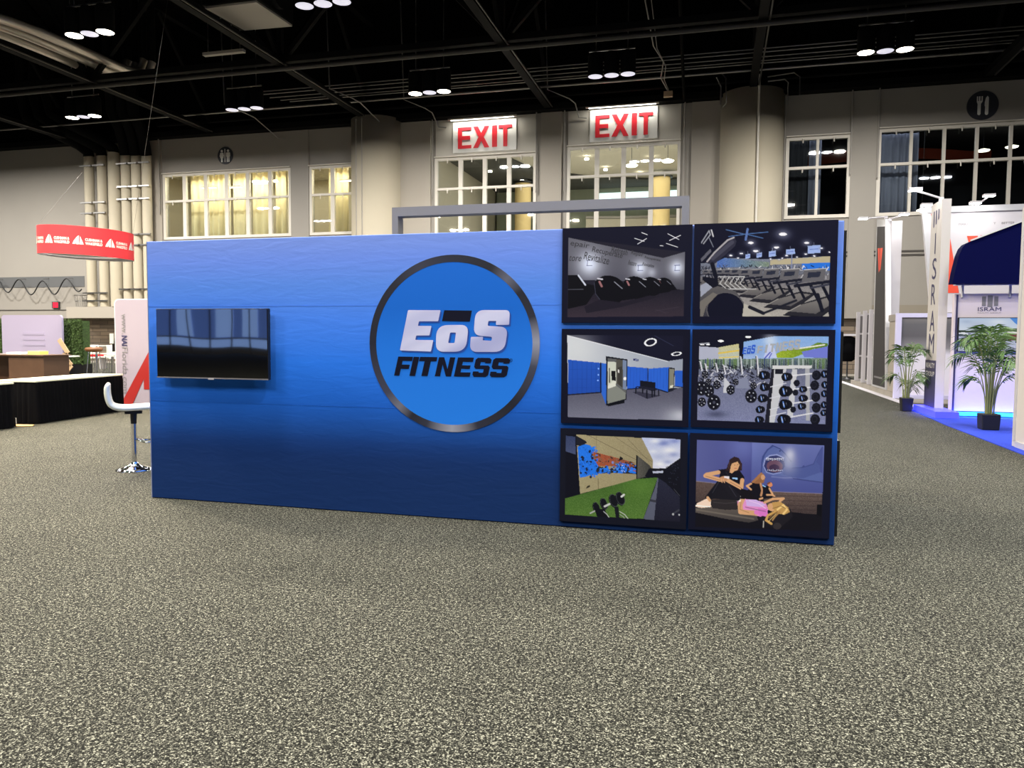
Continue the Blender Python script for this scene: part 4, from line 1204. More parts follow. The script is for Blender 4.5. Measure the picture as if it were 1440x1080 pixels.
s.poly([(540,480),(580,484),(580,575),(540,572)], (22,22,26)); s.line((520,460),(522,590),10,(70,66,60)); s.poly([(600,450),(640,440),(640,640),(600,600)], (62,60,58)); s.poly([(602,470),(614,472),(614,500),(602,498)], (225,225,225))
s.ell(668,555,14,16,(240,240,245)); s.poly([(505,628),(560,575),(580,578),(580,625),(510,650)], (222,224,216))
s.poly([(496,796),(664,756),(664,784),(510,815)], (14,16,26))
s.poly([(1085,446),(1145,456),(1132,668),(1080,684)], (30,32,46)); s.poly([(1094,460),(1138,466),(1128,640),(1090,650)], (130,130,120)); s.poly([(1098,620),(1130,615),(1128,640),(1096,645)], (222,222,212))
s.poly([(745,366),(795,372),(795,390),(748,386)], (30,40,96)); s.line((765,378),(790,381),5,(190,200,240))
s.poly([(812,572),(958,590),(958,648),(812,626)], (20,22,36)); s.poly([(765,630),(820,624),(1000,655),(930,672)], (30,32,52)); s.poly([(740,682),(800,676),(1010,716),(880,746)], (54,54,74))
for p, q in (((775,636),(770,690)),((835,650),(838,690)),((876,665),(878,736)),((928,665),(928,726)),((950,655),(950,716)),((990,660),(990,714))): s.line(p, q, 12, (16,18,32))
s.line((850,640),(850,660),8,(20,22,36))
s.ell(910,212,62,36,(238,240,250),-.25,.28); s.ell(1160,320,52,18,(238,240,250),-.15,.35); s.line((930,140),(1130,245),4,(70,74,110),.8)
s.line((124,154),(1075,392),8,(235,238,248),.8)
for x, y in ((418,462),(418,520),(412,572)): s.ell(x, y, 7, 7, (150,190,255))
s.glow(1150,910,110,(190,194,210),.6,.7,fr); s.glow(1200,905,60,(210,212,225),.6,.8,fr)
s.C[~fr] = NAVY
board(2, s, 1.0)

# 4 weight racks and mural
s = Sheet([(20,80),(1275,80),(1250,990),(10,940)], SW, SH, NAVY)
fr = s.inside([(78,200),(430,205),(465,188),(740,136),(1215,138),(1190,920),(65,880)]) | s.inside([(78,120),(740,120),(740,300),(78,240)])
s.poly([(78,228),(245,240),(250,400),(75,400)], (172,176,200)); s.poly([(245,238),(425,204),(430,400),(245,400)], (196,190,140), (170,186,210), 'y', 6)
s.poly([(465,188),(740,136),(1215,138),(1205,420),(465,400)], (128,168,226), (160,180,226), 'y', 4)
s.poly([(740,300),(830,250),(1040,230),(1120,192),(1210,200),(1205,235),(1080,250),(980,300),(900,330),(760,330)], (156,176,50), (84,120,40), 'x', 12)
s.poly([(980,275),(1210,225),(1205,330),(1000,325)], (110,120,210)); s.line((930,250),(1180,212),12,(226,226,214)); s.poly([(690,200),(740,250),(760,330),(640,330)], (190,200,238)); s.line((655,330),(700,280),10,(60,70,190)); s.line((690,330),(712,290),8,(60,70,190))
s.line((248,290),(420,265),12,(222,190,70)); s.line((255,330),(420,320),9,(226,200,90)); s.glow(700,175,60,(220,226,240),.7,1)
s.poly([(76,345),(1205,330),(1205,430),(75,430)], (116,138,122), (84,92,104), 'y', 16)
for k in range(60):
    x = 80+k*19+R.uniform(-4,4); s.line((x,345+R.uniform(-8,8)),(x,425),R.choice([5,8,11]),R.choice([(30,38,52),(58,90,72),(178,190,196),(96,126,64),(44,60,110)]),.85)
s.poly([(72,430),(1205,430),(1190,920),(65,880)], (104,108,134), (126,132,172), 'y', 7)
for k in range(230):
    x = R.uniform(80,700); y = R.uniform(395,610-0.05*x); s.line((x,y),(x+R.uniform(-34,34),y+R.uniform(-30,30)), R.choice([5,7,10]), R.choice([(18,20,36),(26,28,44),(176,178,196),(200,202,214),(60,62,78),(14,16,30)]))
for x, y0, y1 in ((448,325,470),(590,318,480),(95,370,440),(140,390,460),(232,385,450),(300,400,470)): s.line((x-10,y0),(x+6,y1),20,(206,208,220)); s.line((x-16,y0),(x-2,y1),7,(24,26,40))
s.poly([(400,520),(500,500),(520,600),(400,600)], (130,136,164)); s.poly([(300,500),(350,560),(330,640),(290,640)], (196,198,210))
def plate(x, y, r, f=.85, dots=True, rot=0):
    s.ell(x, y, r*f, r, (16,17,30), rot)
    if dots:
        s.ell(x, y, r*f*.93, r*.93, (42,44,60), rot, .06)
        for a in range(5): s.ell(x+r*f*.58*math.cos(a*1.257+.4), y+r*.58*math.sin(a*1.257+.4), r*.085, r*.095, (206,208,222))
        s.ell(x, y, r*f*.2, r*.2, (70,72,90))
for p in ((100,600,66),(165,625,55),(105,722,42),(210,725,68),(235,570,38),(160,545,30),(355,615,44),(535,670,62),(555,578,34),(400,545,30),(130,480,36),(270,500,30)): plate(*p)
s.glow(230,830,90,(48,52,80),.6,.35,fr)
s.poly([(720,405),(850,405),(740,905),(680,905)], (196,198,208)); s.poly([(712,430),(738,425),(696,905),(655,905)], (30,30,44)); s.poly([(742,428),(818,428),(812,472),(745,475)], (24,26,40))
s.poly([(895,430),(940,430),(905,850),(850,850)], (196,197,206)); s.poly([(1010,400),(1050,400),(1052,890),(1020,890)], (168,170,180)); s.poly([(720,398),(1070,395),(1070,422),(720,428)], (206,207,214))
for k, y in enumerate((490,615,740,860)):
    s.line((870,y),(1080,y-20-k*6),12,(215,216,226))
for y in (590,690,790,850): s.line((700,y),(840,y-34),8,(210,212,224))
def dumb(x, y, r, c=(26,90,230)):
    s.ell(x+r*.5, y, r, r*.9, (20,21,34)); s.ell(x, y, r*.95, r, (12,13,24), .3); s.path([(x-r*.18,y-r*.45),(x-r*.05,y+r*.1),(x+r*.02,y+r*.45)], r*.26, (96,140,225)); s.line((x-r*.12,y-r*.2),(x-r*.04,y+r*.25),r*.1,(225,230,245)); s.line((x+r*.4,y-r*.3),(x+r*.44,y+r*.1),3,(200,205,225))
for x, y, r in ((640,485,42),(645,590,38),(628,690,38),(608,790,34),(600,880,34),(838,500,40),(825,628,50),(825,745,48),(812,880,50),(985,610,30),(985,690,34),(975,762,32),(1180,475,36),(1185,570,34),(1180,650,32),(1178,750,32),(1175,820,30)): dumb(x, y, r)
for x, y, r in ((1110,485,44),(1095,575,44),(1105,680,44),(1110,775,44),(1100,880,48),(935,555,30),(925,640,28),(905,790,28)): s.ell(x, y, r*.9, r, (18,19,32)); s.ell(x-6, y-4, r*.5, r*.6, (40,42,58), .2, .2)
for x, y in ((265,181),(505,144),(155,212),(105,214)): s.ell(x, y, 26 if y < 200 else 18, 10 if y < 200 else 6, (240,242,250))
s.line((80,206),(165,198),6,(200,204,220))
m_ = ~fr; s.C[m_ & ((s.X < 70+(880-s.Y)*.018) | (s.Y > 880+(s.X-65)*.034) | (s.X > 1215-(s.Y-138)*.03) | (s.Y < 120))] = NAVY
b4 = board(3, s, 1.02)
f4 = on_board(3, s)
M['mural_blue'] = mat('mural_blue_letters', (34, 92, 214), 0.5); M['mural_silver'] = mat('mural_silver_letters', (170, 174, 184), 0.5)
def wletters(word, x, y, wd, ht, sl, m, gapf=.14, sz=None):
    mb = MB()
    cw_ = wd/len(word)
    for i, ch in enumerate(word):
        hh = ht*(1+(i/len(word))*0.45) if sz is None else ht*sz[i]
        if ch == 'o':
            polys = [[(0,0),(1,0),(1,.25),(0,.25)],[(0,.55),(1,.55),(1,.75),(0,.75)],[(0,.2),(.32,.2),(.32,.6),(0,.6)],[(.68,.2),(1,.2),(1,.6),(.68,.6)],[(.1,.86),(.95,.86),(.95,1),(.1,1)]]
        elif ch == 'I': polys = [[(.3,0),(.7,0),(.7,1),(.3,1)]]
        else: polys = glyph(ch, .34, .2)
        for poly in polys:
            P = [f4(x+cw_*(i+(1-gapf)*u)+hh*.14*v, y+sl*cw_*i-hh*v) for u, v in poly]
            mb.add(P, [tuple(range(len(P)))])
    mb.build('mural_lettering', m, b4)
wletters('EoS', 455, 298, 112, 60, -.07, M['mural_blue'])
wletters('FITNESS', 582, 290, 380, 66, -.10, M['mural_silver'])

# 5 outdoor turf
s = Sheet([(62,82),(1275,125),(1250,1045),(58,955)], SW, SH, (20,22,36))
fr = s.inside([(112,135),(1208,180),(1196,970),(108,900)])
s.poly([(112,135),(1208,180),(1196,970),(108,900)], (16,17,30))
s.poly([(112,150),(200,160),(205,330),(112,300)], (52,62,98), (70,80,116), 'y', 4)
s.poly([(830,166),(1206,184),(1200,365),(1060,462),(930,462),(880,300)], (176,186,222), (206,208,228), 'y', 4)
for x, y, r, c in ((1040,220,60,(104,118,186)),(1150,200,50,(120,132,196)),(960,200,50,(226,228,238)),(1100,290,70,(232,232,240)),(1000,350,60,(168,178,214)),(1140,330,50,(140,150,200)),(940,300,40,(218,222,236)),(1010,420,50,(232,234,242)),(1080,400,40,(150,160,204))): s.glow(x, y, r, c, .8, .45, s.inside([(830,166),(1206,184),(1200,365),(1060,462),(930,462),(880,300)]))
s.poly([(208,140),(832,170),(938,380),(938,470),(780,565),(248,702)], (160,150,118), (146,136,108), 'x', 6)
s.poly([(208,150),(300,200),(310,215),(265,252),(212,240)], (30,32,44)); s.line((330,150),(780,380),4,(96,88,70)); s.line((560,150),(935,400),3,(104,96,76)); s.line((400,150),(402,330),3,(110,102,80)); s.line((418,560),(420,655),4,(84,76,56)); s.line((700,180),(905,400),3,(100,92,74))
s.poly([(222,252),(300,230),(345,245),(372,285),(360,320),(420,440),(520,470),(660,480),(778,430),(778,515),(600,505),(400,510),(250,550)], (42,44,50))
s.poly([(360,300),(560,352),(700,390),(775,430),(770,470),(700,455),(560,440),(420,440),(372,370)], (158,84,58), (140,76,56), 'x', 8)
s.poly([(222,255),(300,230),(345,245),(372,285),(350,330),(420,440),(380,510),(300,540),(245,550)], (36,116,232), None, 'y', 6)
s.poly([(590,405),(640,400),(690,430),(690,490),(640,512),(600,505),(586,450)], (36,116,232)); s.poly([(430,465),(510,450),(525,480),(480,505),(430,500)], (36,116,232)); s.poly([(700,490),(760,440),(778,430),(778,512),(720,505)], (36,116,232))
mur = s.inside([(222,235),(345,235),(560,330),(778,415),(778,540),(250,560)])
keep = s.C.copy()
for k in range(120):
    t_ = R.random(); x = 240+t_*180; y = 250+R.random()*300
    if abs(x-330) < 110: s.ell(x, y, R.uniform(5,16), R.uniform(5,14), R.choice([(36,116,232),(36,116,232),(30,100,215),(26,34,60)]), R.uniform(0,3))
for k in range(90):
    x = R.uniform(380,775); y = 330+(x-380)*.26+R.uniform(-22,60); s.ell(x, y, R.uniform(6,22), R.uniform(3,9), R.choice([(158,84,58),(140,72,52),(120,96,80),(60,52,50)]), R.uniform(0.1,.5))
for k in range(110):
    x = R.uniform(400,775); y = R.uniform(440,512)-(0 if x < 560 else R.uniform(0,40)); s.ell(x, y, R.uniform(4,14), R.uniform(3,9), R.choice([(36,116,232),(30,100,215),(34,38,52),(28,32,44),(70,140,235)]), R.uniform(0,3))
s.C[~mur] = keep[~mur]
for k in range(16): s.ell(R.uniform(590,690), R.uniform(410,500), R.uniform(3,9), R.uniform(3,7), R.choice([(26,60,150),(190,200,230),(20,30,60)]))
s.poly([(612,385),(628,345),(655,366),(640,384)], (24,24,30)); s.ell(555,405,12,14,(120,130,190))
s.poly([(300,655),(318,625),(342,620),(338,638),(312,650)], (50,46,36))
s.poly([(780,332),(792,338),(790,562),(778,562)], (14,15,22)); s.poly([(792,340),(905,430),(930,470),(880,540),(790,560)], (88,86,82), (60,60,60), 'x', 5)
s.poly([(108,745),(780,562),(985,548),(845,942),(108,898)], (62,94,42), (84,118,54), 'y', 9)
s.glow(820,620,190,(98,138,60),.5,.6,s.inside([(248,702),(780,562),(985,548),(845,942),(108,898)]))
s.poly([(985,545),(992,560),(948,955),(846,942),(960,640)], (88,92,112)); s.poly([(992,545),(1050,560),(1196,740),(1194,970),(948,955)], (40,42,62), (30,30,46), 'y', 3)
s.poly([(900,462),(1060,462),(1205,360),(1200,740),(1060,600),(980,548),(860,540)], (18,19,30)); s.poly([(935,490),(1040,485),(1035,505),(940,510)], (180,186,210))
for k in range(30): s.ell(R.uniform(1060,1195), R.uniform(420,640), 4, 5, (44,48,66))
s.line((1140,660),(1195,725),5,(110,110,120),.6)
for x, y, rx in ((470,800,46),(400,835,44),(560,770,52),(625,750,54)): s.ell(x, y, rx*.72, rx*1.25, (18,19,28), -.35); s.ell(x+6, y-4, rx*.7, rx*1.2, (74,76,86), -.35, .08)
s.line((480,822),(525,800),20,(196,198,200)); s.line((640,730),(662,712),20,(205,206,208)); s.line((345,885),(385,865),14,(170,172,176)); s.poly([(385,840),(480,850),(520,930),(405,915)], (16,17,26)); s.poly([(570,830),(610,820),(620,930),(585,930)], (24,25,34))
s.path([(470,870),(500,895),(520,925)], 8, (176,178,182)); s.path([(620,870),(670,900),(700,938)], 7, (190,192,196)); s.path([(625,900),(655,918),(668,938)], 6, (160,162,168)); s.line((920,768),(960,775),22,(52,54,66))
s.line((1120,900),(1185,860),16,(60,62,74)); s.ell(1130,900,10,10,(170,172,180)); s.ell(1188,905,8,8,(190,192,200))
s.poly([(112,320),(210,340),(248,702),(108,742)], (16,17,30)); s.C[~fr] = (20,22,36)
board(4, s, 1.05)

# 6 massage room
s = Sheet([(-5,55),(1192,95),(1175,945),(-10,870)], SW, SH, (18,20,38))
fr = s.inside([(52,108),(1130,150),(1112,880),(48,850)])
s.poly([(52,108),(1130,150),(1112,880),(48,850)], (24,22,30))
s.poly([(52,108),(515,128),(515,540),(48,460)], (86,92,150), (66,70,132), 'x'); s.poly([(515,128),(1130,150),(1118,560),(690,545),(515,520)], (98,108,168), (70,78,142), 'y')
s.glow(450,160,140,(120,132,200),.5,1,fr)
up_ = s.inside([(515,128),(1130,150),(1118,560),(690,545),(515,520)])
s.poly([(690,152),(760,180),(820,230),(900,330),(1040,320),(1090,190),(1118,160),(1116,462),(940,440),(880,420),(700,410),(610,390),(600,320),(625,225)], (84,98,158))
s.path([(600,385),(604,300),(630,215),(690,153),(755,182),(800,225),(850,290)], 7, (44,56,116)); s.poly([(620,330),(630,275),(670,245),(730,238),(785,262),(800,330),(770,378),(700,392),(640,380)], (46,52,100)); s.ell(712,330,68,52,(98,70,92),.1); s.ell(708,345,44,30,(60,44,72)); s.path([(618,325),(632,270),(670,240),(730,232),(788,258)], 9, (146,156,206)); s.path([(620,335),(645,382),(700,398),(765,384)], 9, (132,142,196)); s.path([(604,300),(612,250),(650,190),(692,160)], 12, (58,70,130)); s.path([(690,420),(800,430),(900,424)], 12, (104,114,168))
for k in range(9):
    x = 650+k*15; s.poly([(x,372-abs(k-4)*1.5),(x+10,372),(x+5,356)], (190,196,220))
for k in range(10): x = 640+k*15; s.poly([(x,262-abs(k-5)*1),(x+12,262),(x+6,284)], (206,212,232))
s.poly([(800,330),(860,345),(960,340),(1040,315),(1085,250),(1100,380),(960,430),(860,425),(780,400)], (74,86,146)); s.path([(860,345),(950,340),(1040,310),(1080,220),(1112,165)], 8, (62,72,130)); s.poly([(1060,290),(1090,200),(1118,160),(1116,390),(1100,380),(1090,320)], (70,80,140)); s.path([(870,435),(1000,452),(1112,466)], 8, (56,64,120)); s.poly([(940,335),(958,318),(968,336)], (60,70,128))
s.ell(755,200,6,5,(30,36,80))
s.glow(830,300,70,(170,172,196),.7,1.4,fr); s.glow(840,230,40,(206,208,222),.7,1.3,fr)
s.line((516,128),(516,540),5,(70,76,140),.6)
s.poly([(48,458),(200,478),(300,500),(300,640),(48,640)], (92,76,72), (70,58,58), 'y', 6); s.poly([(690,545),(1118,560),(1112,740),(700,720),(620,620)], (98,82,78), (64,54,56), 'y', 7)
for y in (590,630,670,705): s.line((700,y-12),(1112,y),4,(44,36,40),.7)
s.poly([(48,720),(560,690),(1110,745),(1110,880),(48,850)], (20,19,28)); s.line((48,462),(300,486),6,(140,132,150),.7); s.line((690,547),(1118,562),6,(140,132,160),.7)
s.poly([(48,690),(150,680),(400,690),(560,740),(580,790),(500,812),(300,780),(48,728)], (96,88,84), (62,58,60)); s.line((60,705),(540,780),14,(122,114,106),.6)
s.poly([(560,740),(850,690),(870,760),(760,860),(700,850),(600,790)], (30,28,36)); s.line((625,800),(622,850),10,(170,166,160)); s.ell(740,840,34,28,(50,46,50))
SK = (205,158,118); SK2 = (186,138,102); BK = (20,20,30); HR = (46,32,36); BL = (186,146,88)
# client lying down
s.poly([(180,620),(300,612),(420,618),(440,700),(300,705),(190,690)], (44,40,44)); s.poly([(400,610),(470,600),(640,640),(665,700),(600,760),(430,730),(405,680)], (216,140,200)); s.poly([(470,615),(560,618),(640,660),(600,680),(480,670)], (202,170,228))
s.path([(445,610),(425,660),(430,720),(560,732)], 42, SK); s.line((560,725),(640,742),34,(214,120,196)); s.poly([(575,690),(650,690),(660,740),(590,762)], (210,116,196))
s.ell(695,680,40,34,SK,.3); s.poly([(690,640),(760,630),(830,680),(845,720),(800,742),(720,730)], BL); s.path([(720,720),(660,750),(645,790),(690,820)], 20, (196,156,92)); s.path([(740,700),(790,660),(820,700),(790,735)], 16, (226,194,130)); s.path([(760,720),(720,760),(700,790)], 12, (170,130,80)); s.path([(740,720),(700,742),(670,772)], 9, (130,96,60))
s.path([(630,640),(700,610),(790,605),(760,628)], 20, SK); s.path([(400,620),(440,590),(480,600)], 22, (230,222,222)); s.line((410,600),(420,625),20,(235,228,226))
# folds and shadows on the client
s.path([(470,680),(560,700),(640,716)], 7, (150,92,140)); s.path([(500,625),(580,650),(640,690)], 6, (226,196,240)); s.path([(432,640),(424,700),(500,728)], 5, (160,118,84)); s.path([(200,640),(300,650),(400,640)], 5, (66,62,66)); s.path([(700,690),(770,668),(810,690)], 5, (120,88,52)); s.path([(730,735),(700,765),(668,800)], 5, (226,196,132))
# seated therapist
s.poly([(240,362),(300,355),(420,372),(458,425),(455,500),(400,530),(420,610),(150,610),(160,560),(230,460),(250,410)], BK); s.poly([(160,590),(240,460),(330,470),(420,600),(400,620),(200,610),(165,620)], (26,25,34)); s.path([(150,600),(240,480)], 40, (22,22,32)); s.path([(290,480),(400,600)], 56, (28,27,36))
s.path([(238,385),(140,405),(128,415),(250,448),(290,445)], 34, SK); s.path([(440,450),(432,515),(330,460),(285,435)], 34, SK); s.ell(283,440,34,22,SK2); s.path([(262,440),(270,470)], 9, SK); s.path([(280,445),(290,472)], 9, SK)
s.poly([(285,415),(330,420),(328,440),(285,432)], (220,214,222)); s.poly([(358,428),(400,432),(398,445),(357,442)], (150,190,240))
s.poly([(330,275),(370,250),(410,262),(435,310),(438,370),(400,372),(380,345),(335,372),(295,372),(318,325)], HR); s.poly([(355,290),(395,285),(415,320),(400,365),(375,372),(352,395),(332,385),(340,340)], SK); s.path([(325,330),(345,290),(380,268)], 26, HR); s.poly([(345,272),(400,262),(405,290),(350,310)], HR)
s.ell(375,322,5,3,(60,40,36)); s.ell(402,318,4,3,(60,40,36)); s.line((390,320),(397,338),4,SK2); s.line((372,352),(392,348),5,(170,70,70))
s.poly([(60,650),(150,605),(175,625),(180,680),(100,690),(48,680)], (232,206,190)); s.line((50,668),(170,680),8,(250,246,244)); s.line((150,600),(168,625),22,SK)
s.path([(128,418),(250,452)], 5, (150,108,78)); s.path([(432,518),(340,468)], 5, (150,108,78)); s.path([(240,470),(190,560)], 5, (60,58,70)); s.path([(330,500),(390,590)], 6, (54,52,64)); s.path([(300,380),(320,410)], 4, (50,50,62)); s.path([(330,300),(325,350)], 4, (96,66,62)); s.path([(418,300),(430,350)], 4, (86,58,56))
# two smaller figures behind
s.poly([(515,470),(600,470),(625,540),(590,615),(470,612),(490,540)], BK); s.poly([(580,400),(620,396),(634,430),(620,475),(560,480),(520,470),(550,430)], (140,96,66)); s.ell(614,425,18,22,(196,150,116)); s.path([(600,395),(570,430),(530,465)], 20, (160,112,76)); s.path([(515,480),(480,500),(515,530)], 16, SK); s.path([(595,480),(610,540),(600,580)], 18, SK2); s.path([(590,610),(625,600),(650,570)], 16, SK)
s.poly([(610,490),(680,500),(690,560),(700,600),(620,610)], BK); s.ell(675,488,20,20,(200,130,96)); s.line((655,480),(672,470),14,(120,70,50)); s.path([(670,520),(700,575),(650,575)], 16, SK); s.path([(690,575),(715,585)], 12, SK); s.line((615,495),(635,505),10,(140,190,250)); s.poly([(430,520),(500,540),(560,610),(430,610)], (22,20,26))
s.poly([(1075,655),(1112,655),(1110,760),(1070,740)], (14,14,22)); s.C[~fr] = (18,20,38)
board(5, s, 1.08)

# three black boards on the short end of the booth
for i, (z0, z1, lab) in enumerate([(1.66, 2.37, 'black board edge on the booth end, top of three'), (0.86, 1.62, 'black board edge on the booth end, middle of three'), (0.07, 0.80, 'black board edge on the booth end, lowest of three')]):
    o = MB().box((BX1+0.0005, BY+0.02, z0), (BX1+0.022, BY+1.1, z1)).build('display_board', M['black']); tag(o, lab, 'board')

# pale light box frame standing behind the booth
t = thing('light_box_frame', 'tall pale grey rectangular frame rising behind the blue booth', 'frame', (-2.0, 8.7, 0))
mb = MB()
fx0, fx1, fz = -3.75, -0.325, 3.085
M['frame_grey'] = mat('frame_grey', (112, 109, 104), 0.5)
MB().box((fx0, 8.5, 0.0), (fx0+0.075, 8.66, fz)).build('post', M['frame_grey'], t)
MB().box((fx1-0.075, 8.5, 0.0), (fx1, 8.66, fz)).build('post', M['frame_grey'], t)
MB().box((fx0+0.0751, 8.5, fz-0.105), (fx1-0.0751, 8.66, fz)).build('top_rail', M['frame_grey'], t)
MB().box((fx0+0.0751, 8.5, 0.0), (fx1-0.0751, 8.66, 0.08)).build('bottom_rail', M['frame_grey'], t)

# ------------------------------------------------------------------ white bar stool
t = thing('bar_stool', 'white vinyl bar stool on a chrome pedestal at the left end of the booth', 'bar stool', (-6.50, 7.41, 0), rotz=0.70)
MB().lathe([(0.205, 0.002), (0.205, 0.012), (0.15, 0.03), (0.07, 0.055), (0.034, 0.09), (0.034, 0.1)], (0,0,0), 40).build('base', M['chrome'], t, local=True)
MB().lathe([(0.030, 0.1), (0.030, 0.55), (0.030, 0.66)], (0,0,0), 20).build('pedestal', M['chrome'], t, local=True)
MB().lathe([(0.031, 0.54), (0.034, 0.6), (0.036, 0.66)], (0,0,0), 20).build('gas_lift_cover', M['black'], t, local=True)
MB().tube([(0.02, 0, 0.36), (0.10, 0.11, 0.33), (0.2, 0.12, 0.33), (0.24, 0.0, 0.33), (0.2, -0.12, 0.33), (0.10, -0.11, 0.33), (0.02, 0, 0.36)], 0.011, 8).build('footrest', M['chrome'], t, local=True)
prof = [(-0.245, 1.02), (-0.262, 0.97), (-0.262, 0.90), (-0.252, 0.83), (-0.236, 0.775), (-0.19, 0.738), (-0.10, 0.725), (0.0, 0.728), (0.12, 0.735), (0.20, 0.738), (0.245, 0.728)]
vs = []; nn = 11
def prof_pt(k, off):
    p = Vector(prof[k]); a = Vector(prof[min(k+1, len(prof)-1)])-Vector(prof[max(k-1, 0)]); nrm = Vector((-a.y, a.x)).normalized()
    return p-nrm*off
mb = MB(); rings = []
for k in range(len(prof)):
    th = 0.034 if 0 < k < len(prof)-1 else 0.02
    ring = []
    for (yy, oo) in [(-0.165, -th*0.6), (-0.18, 0), (-0.165, th*0.7), (-0.13, th), (0, th*0.95), (0.13, th), (0.165, th*0.7), (0.18, 0), (0.165, -th*0.6), (0.13, -th), (-0.13, -th)]:
        q = prof_pt(k, oo); ring.append((q.x, yy, q.y))
    rings.append(ring)
vs = [p for r_ in rings for p in r_]
mb.add(vs, [(i*nn+k, i*nn+(k+1) % nn, (i+1)*nn+(k+1) % nn, (i+1)*nn+k) for i in range(len(prof)-1) for k in range(nn)]+[tuple(range(nn))[::-1], tuple(range((len(prof)-1)*nn, len(prof)*nn))], 0, True)
seat = mb.build('seat_shell', M['white_gloss'], t, local=True); sub = seat.modifiers.new('sub', 'SUBSURF'); sub.levels = 2; sub.render_levels = 2
MB().box((-0.09, -0.09, 0.66), (0.09, 0.09, 0.69)).build('seat_plate', M['black'], t, local=True)

# ------------------------------------------------------------------ left side of the hall
t = thing('fabric_banner', 'tall rounded white fabric banner with red letter and web address behind the stool', 'banner', (-12.0, 13.9, 0))
bx0, bx1, bz0, bz1 = -12.63, -11.05, 0.03, 2.34
P = rounded([(bx0*100, bz0*100+2), (bx1*100, bz0*100+2), (bx1*100, bz1*100), (bx0*100, bz1*100)], [1, 1, 12, 12])
P = [(x/100, z/100) for x, z in P]
MB().prism(P, FXZ(13.9), 0.05).build('frame_edge', M['white'], t)
P2 = [(bx0+0.025+(x-bx0)*(bx1-bx0-0.05)/(bx1-bx0), bz0+0.02+(z-bz0)*(bz1-bz0-0.04)/(bz1-bz0)) for x, z in P]
MB().prism(P2, lambda u, v, d: (u, 13.899-0.006+d, v), 0.006).build('fabric_print', M['banner'], t)
mb = MB()
mb.add([(x, 13.885, z) for x, z in [(-12.50,0.07),(-12.20,0.07),(-11.90,0.62),(-11.90,0.40),(-11.62,0.40),(-11.62,0.07),(-11.2,0.07),(-11.2,1.42),(-11.62,1.42)]], [tuple(range(9))])
mb.build('red_letter', M['darkred'], t)
lettering('web_address_start', 'www.', (-12.44, 13.884, 2.02), (0,0,-1), (1,0,0), 0.44, 0.10, M['grey_print'], t)
lettering('web_address_bold', 'NAI', (-12.44, 13.884, 1.55), (0,0,-1), (1,0,0), 0.22, 0.14, M['indigo'], t, bold=0.03)
lettering('web_address_end', 'Florida.com', (-12.44, 13.884, 1.30), (0,0,-1), (1,0,0), 1.0, 0.14, M['grey_print'], t)
for x in (-12.45, -11.25): MB().box((x-0.06, 13.7, 0.0), (x+0.06, 14.2, 0.03)).build('foot', M['silver'], t)

def skirted_table(lab, cx, cy, rz, L=2.5, Wd=0.76, H=0.76):
    t = thing('skirted_table', lab, 'table', (cx, cy, 0), rotz=rz)
    MB().box((-Wd/2-0.01, -L/2-0.01, H-0.03), (Wd/2+0.01, L/2+0.01, H)).build('tabletop', M['cream_top'], t, local=True, bevel=0.004)
    mb = MB(); out = []
    per = [(Wd/2, -L/2), (Wd/2, L/2), (-Wd/2, L/2), (-Wd/2, -L/2)]
    for k in range(4):
        (xa, ya), (xb, yb) = per[k], per[(k+1) % 4]
        n_ = int(math.hypot(xb-xa, yb-ya)/0.03)
        for j in range(n_):
            f = j/n_; out.append((xa+(xb-xa)*f, ya+(yb-ya)*f, k))
    N_ = len(out); vs = []
    for lvl, (z, am) in enumerate([(H-0.032, 0.0), (H-0.12, 0.012), (0.3, 0.022), (0.015, 0.035)]):
        for i, (x, y, k) in enumerate(out):
            a = am*math.sin(i*1.9+0.6*math.sin(i*0.37))+am*0.9
            nx, ny = [(1,0),(0,1),(-1,0),(0,-1)][k]
            vs.append((x+nx*a, y+ny*a, z))
    mb.add(vs, [(l*N_+i, l*N_+(i+1) % N_, (l+1)*N_+(i+1) % N_, (l+1)*N_+i) for l in range(3) for i in range(N_)], 0, True)
    mb.build('skirt', M['black_cloth'], t, local=True)
    for x in (-Wd/2+0.06, Wd/2-0.06):
        for y in (-L/2+0.1, L/2-0.1): MB().tube([(x, y, 0), (x, y, H-0.031)], 0.014, 8).build('leg', M['steel'], t, local=True)
    return t
skirted_table('black skirted table with cream top in front of the brown counter', -12.0, 11.9, 0.16)
skirted_table('black skirted table cut off by the left edge of the view', -11.6, 8.95, 0.12)
o = MB().prism([(-11.75,10.30),(-11.38,10.34),(-11.2,10.42),(-11.3,10.56),(-11.7,10.50)], lambda u, v, d: (u, v, 0.004+d), 0.012).build('cardboard_sheet', M['cardboard']); tag(o, 'flat tan cardboard on the carpet between the two skirted tables', 'cardboard')
o = MB().box((-11.72, 10.42, 0.016), (-11.68, 10.56, 0.12)).build('paper_flap', M['paper']); tag(o, 'small upright white paper standing on the tan cardboard', 'paper')

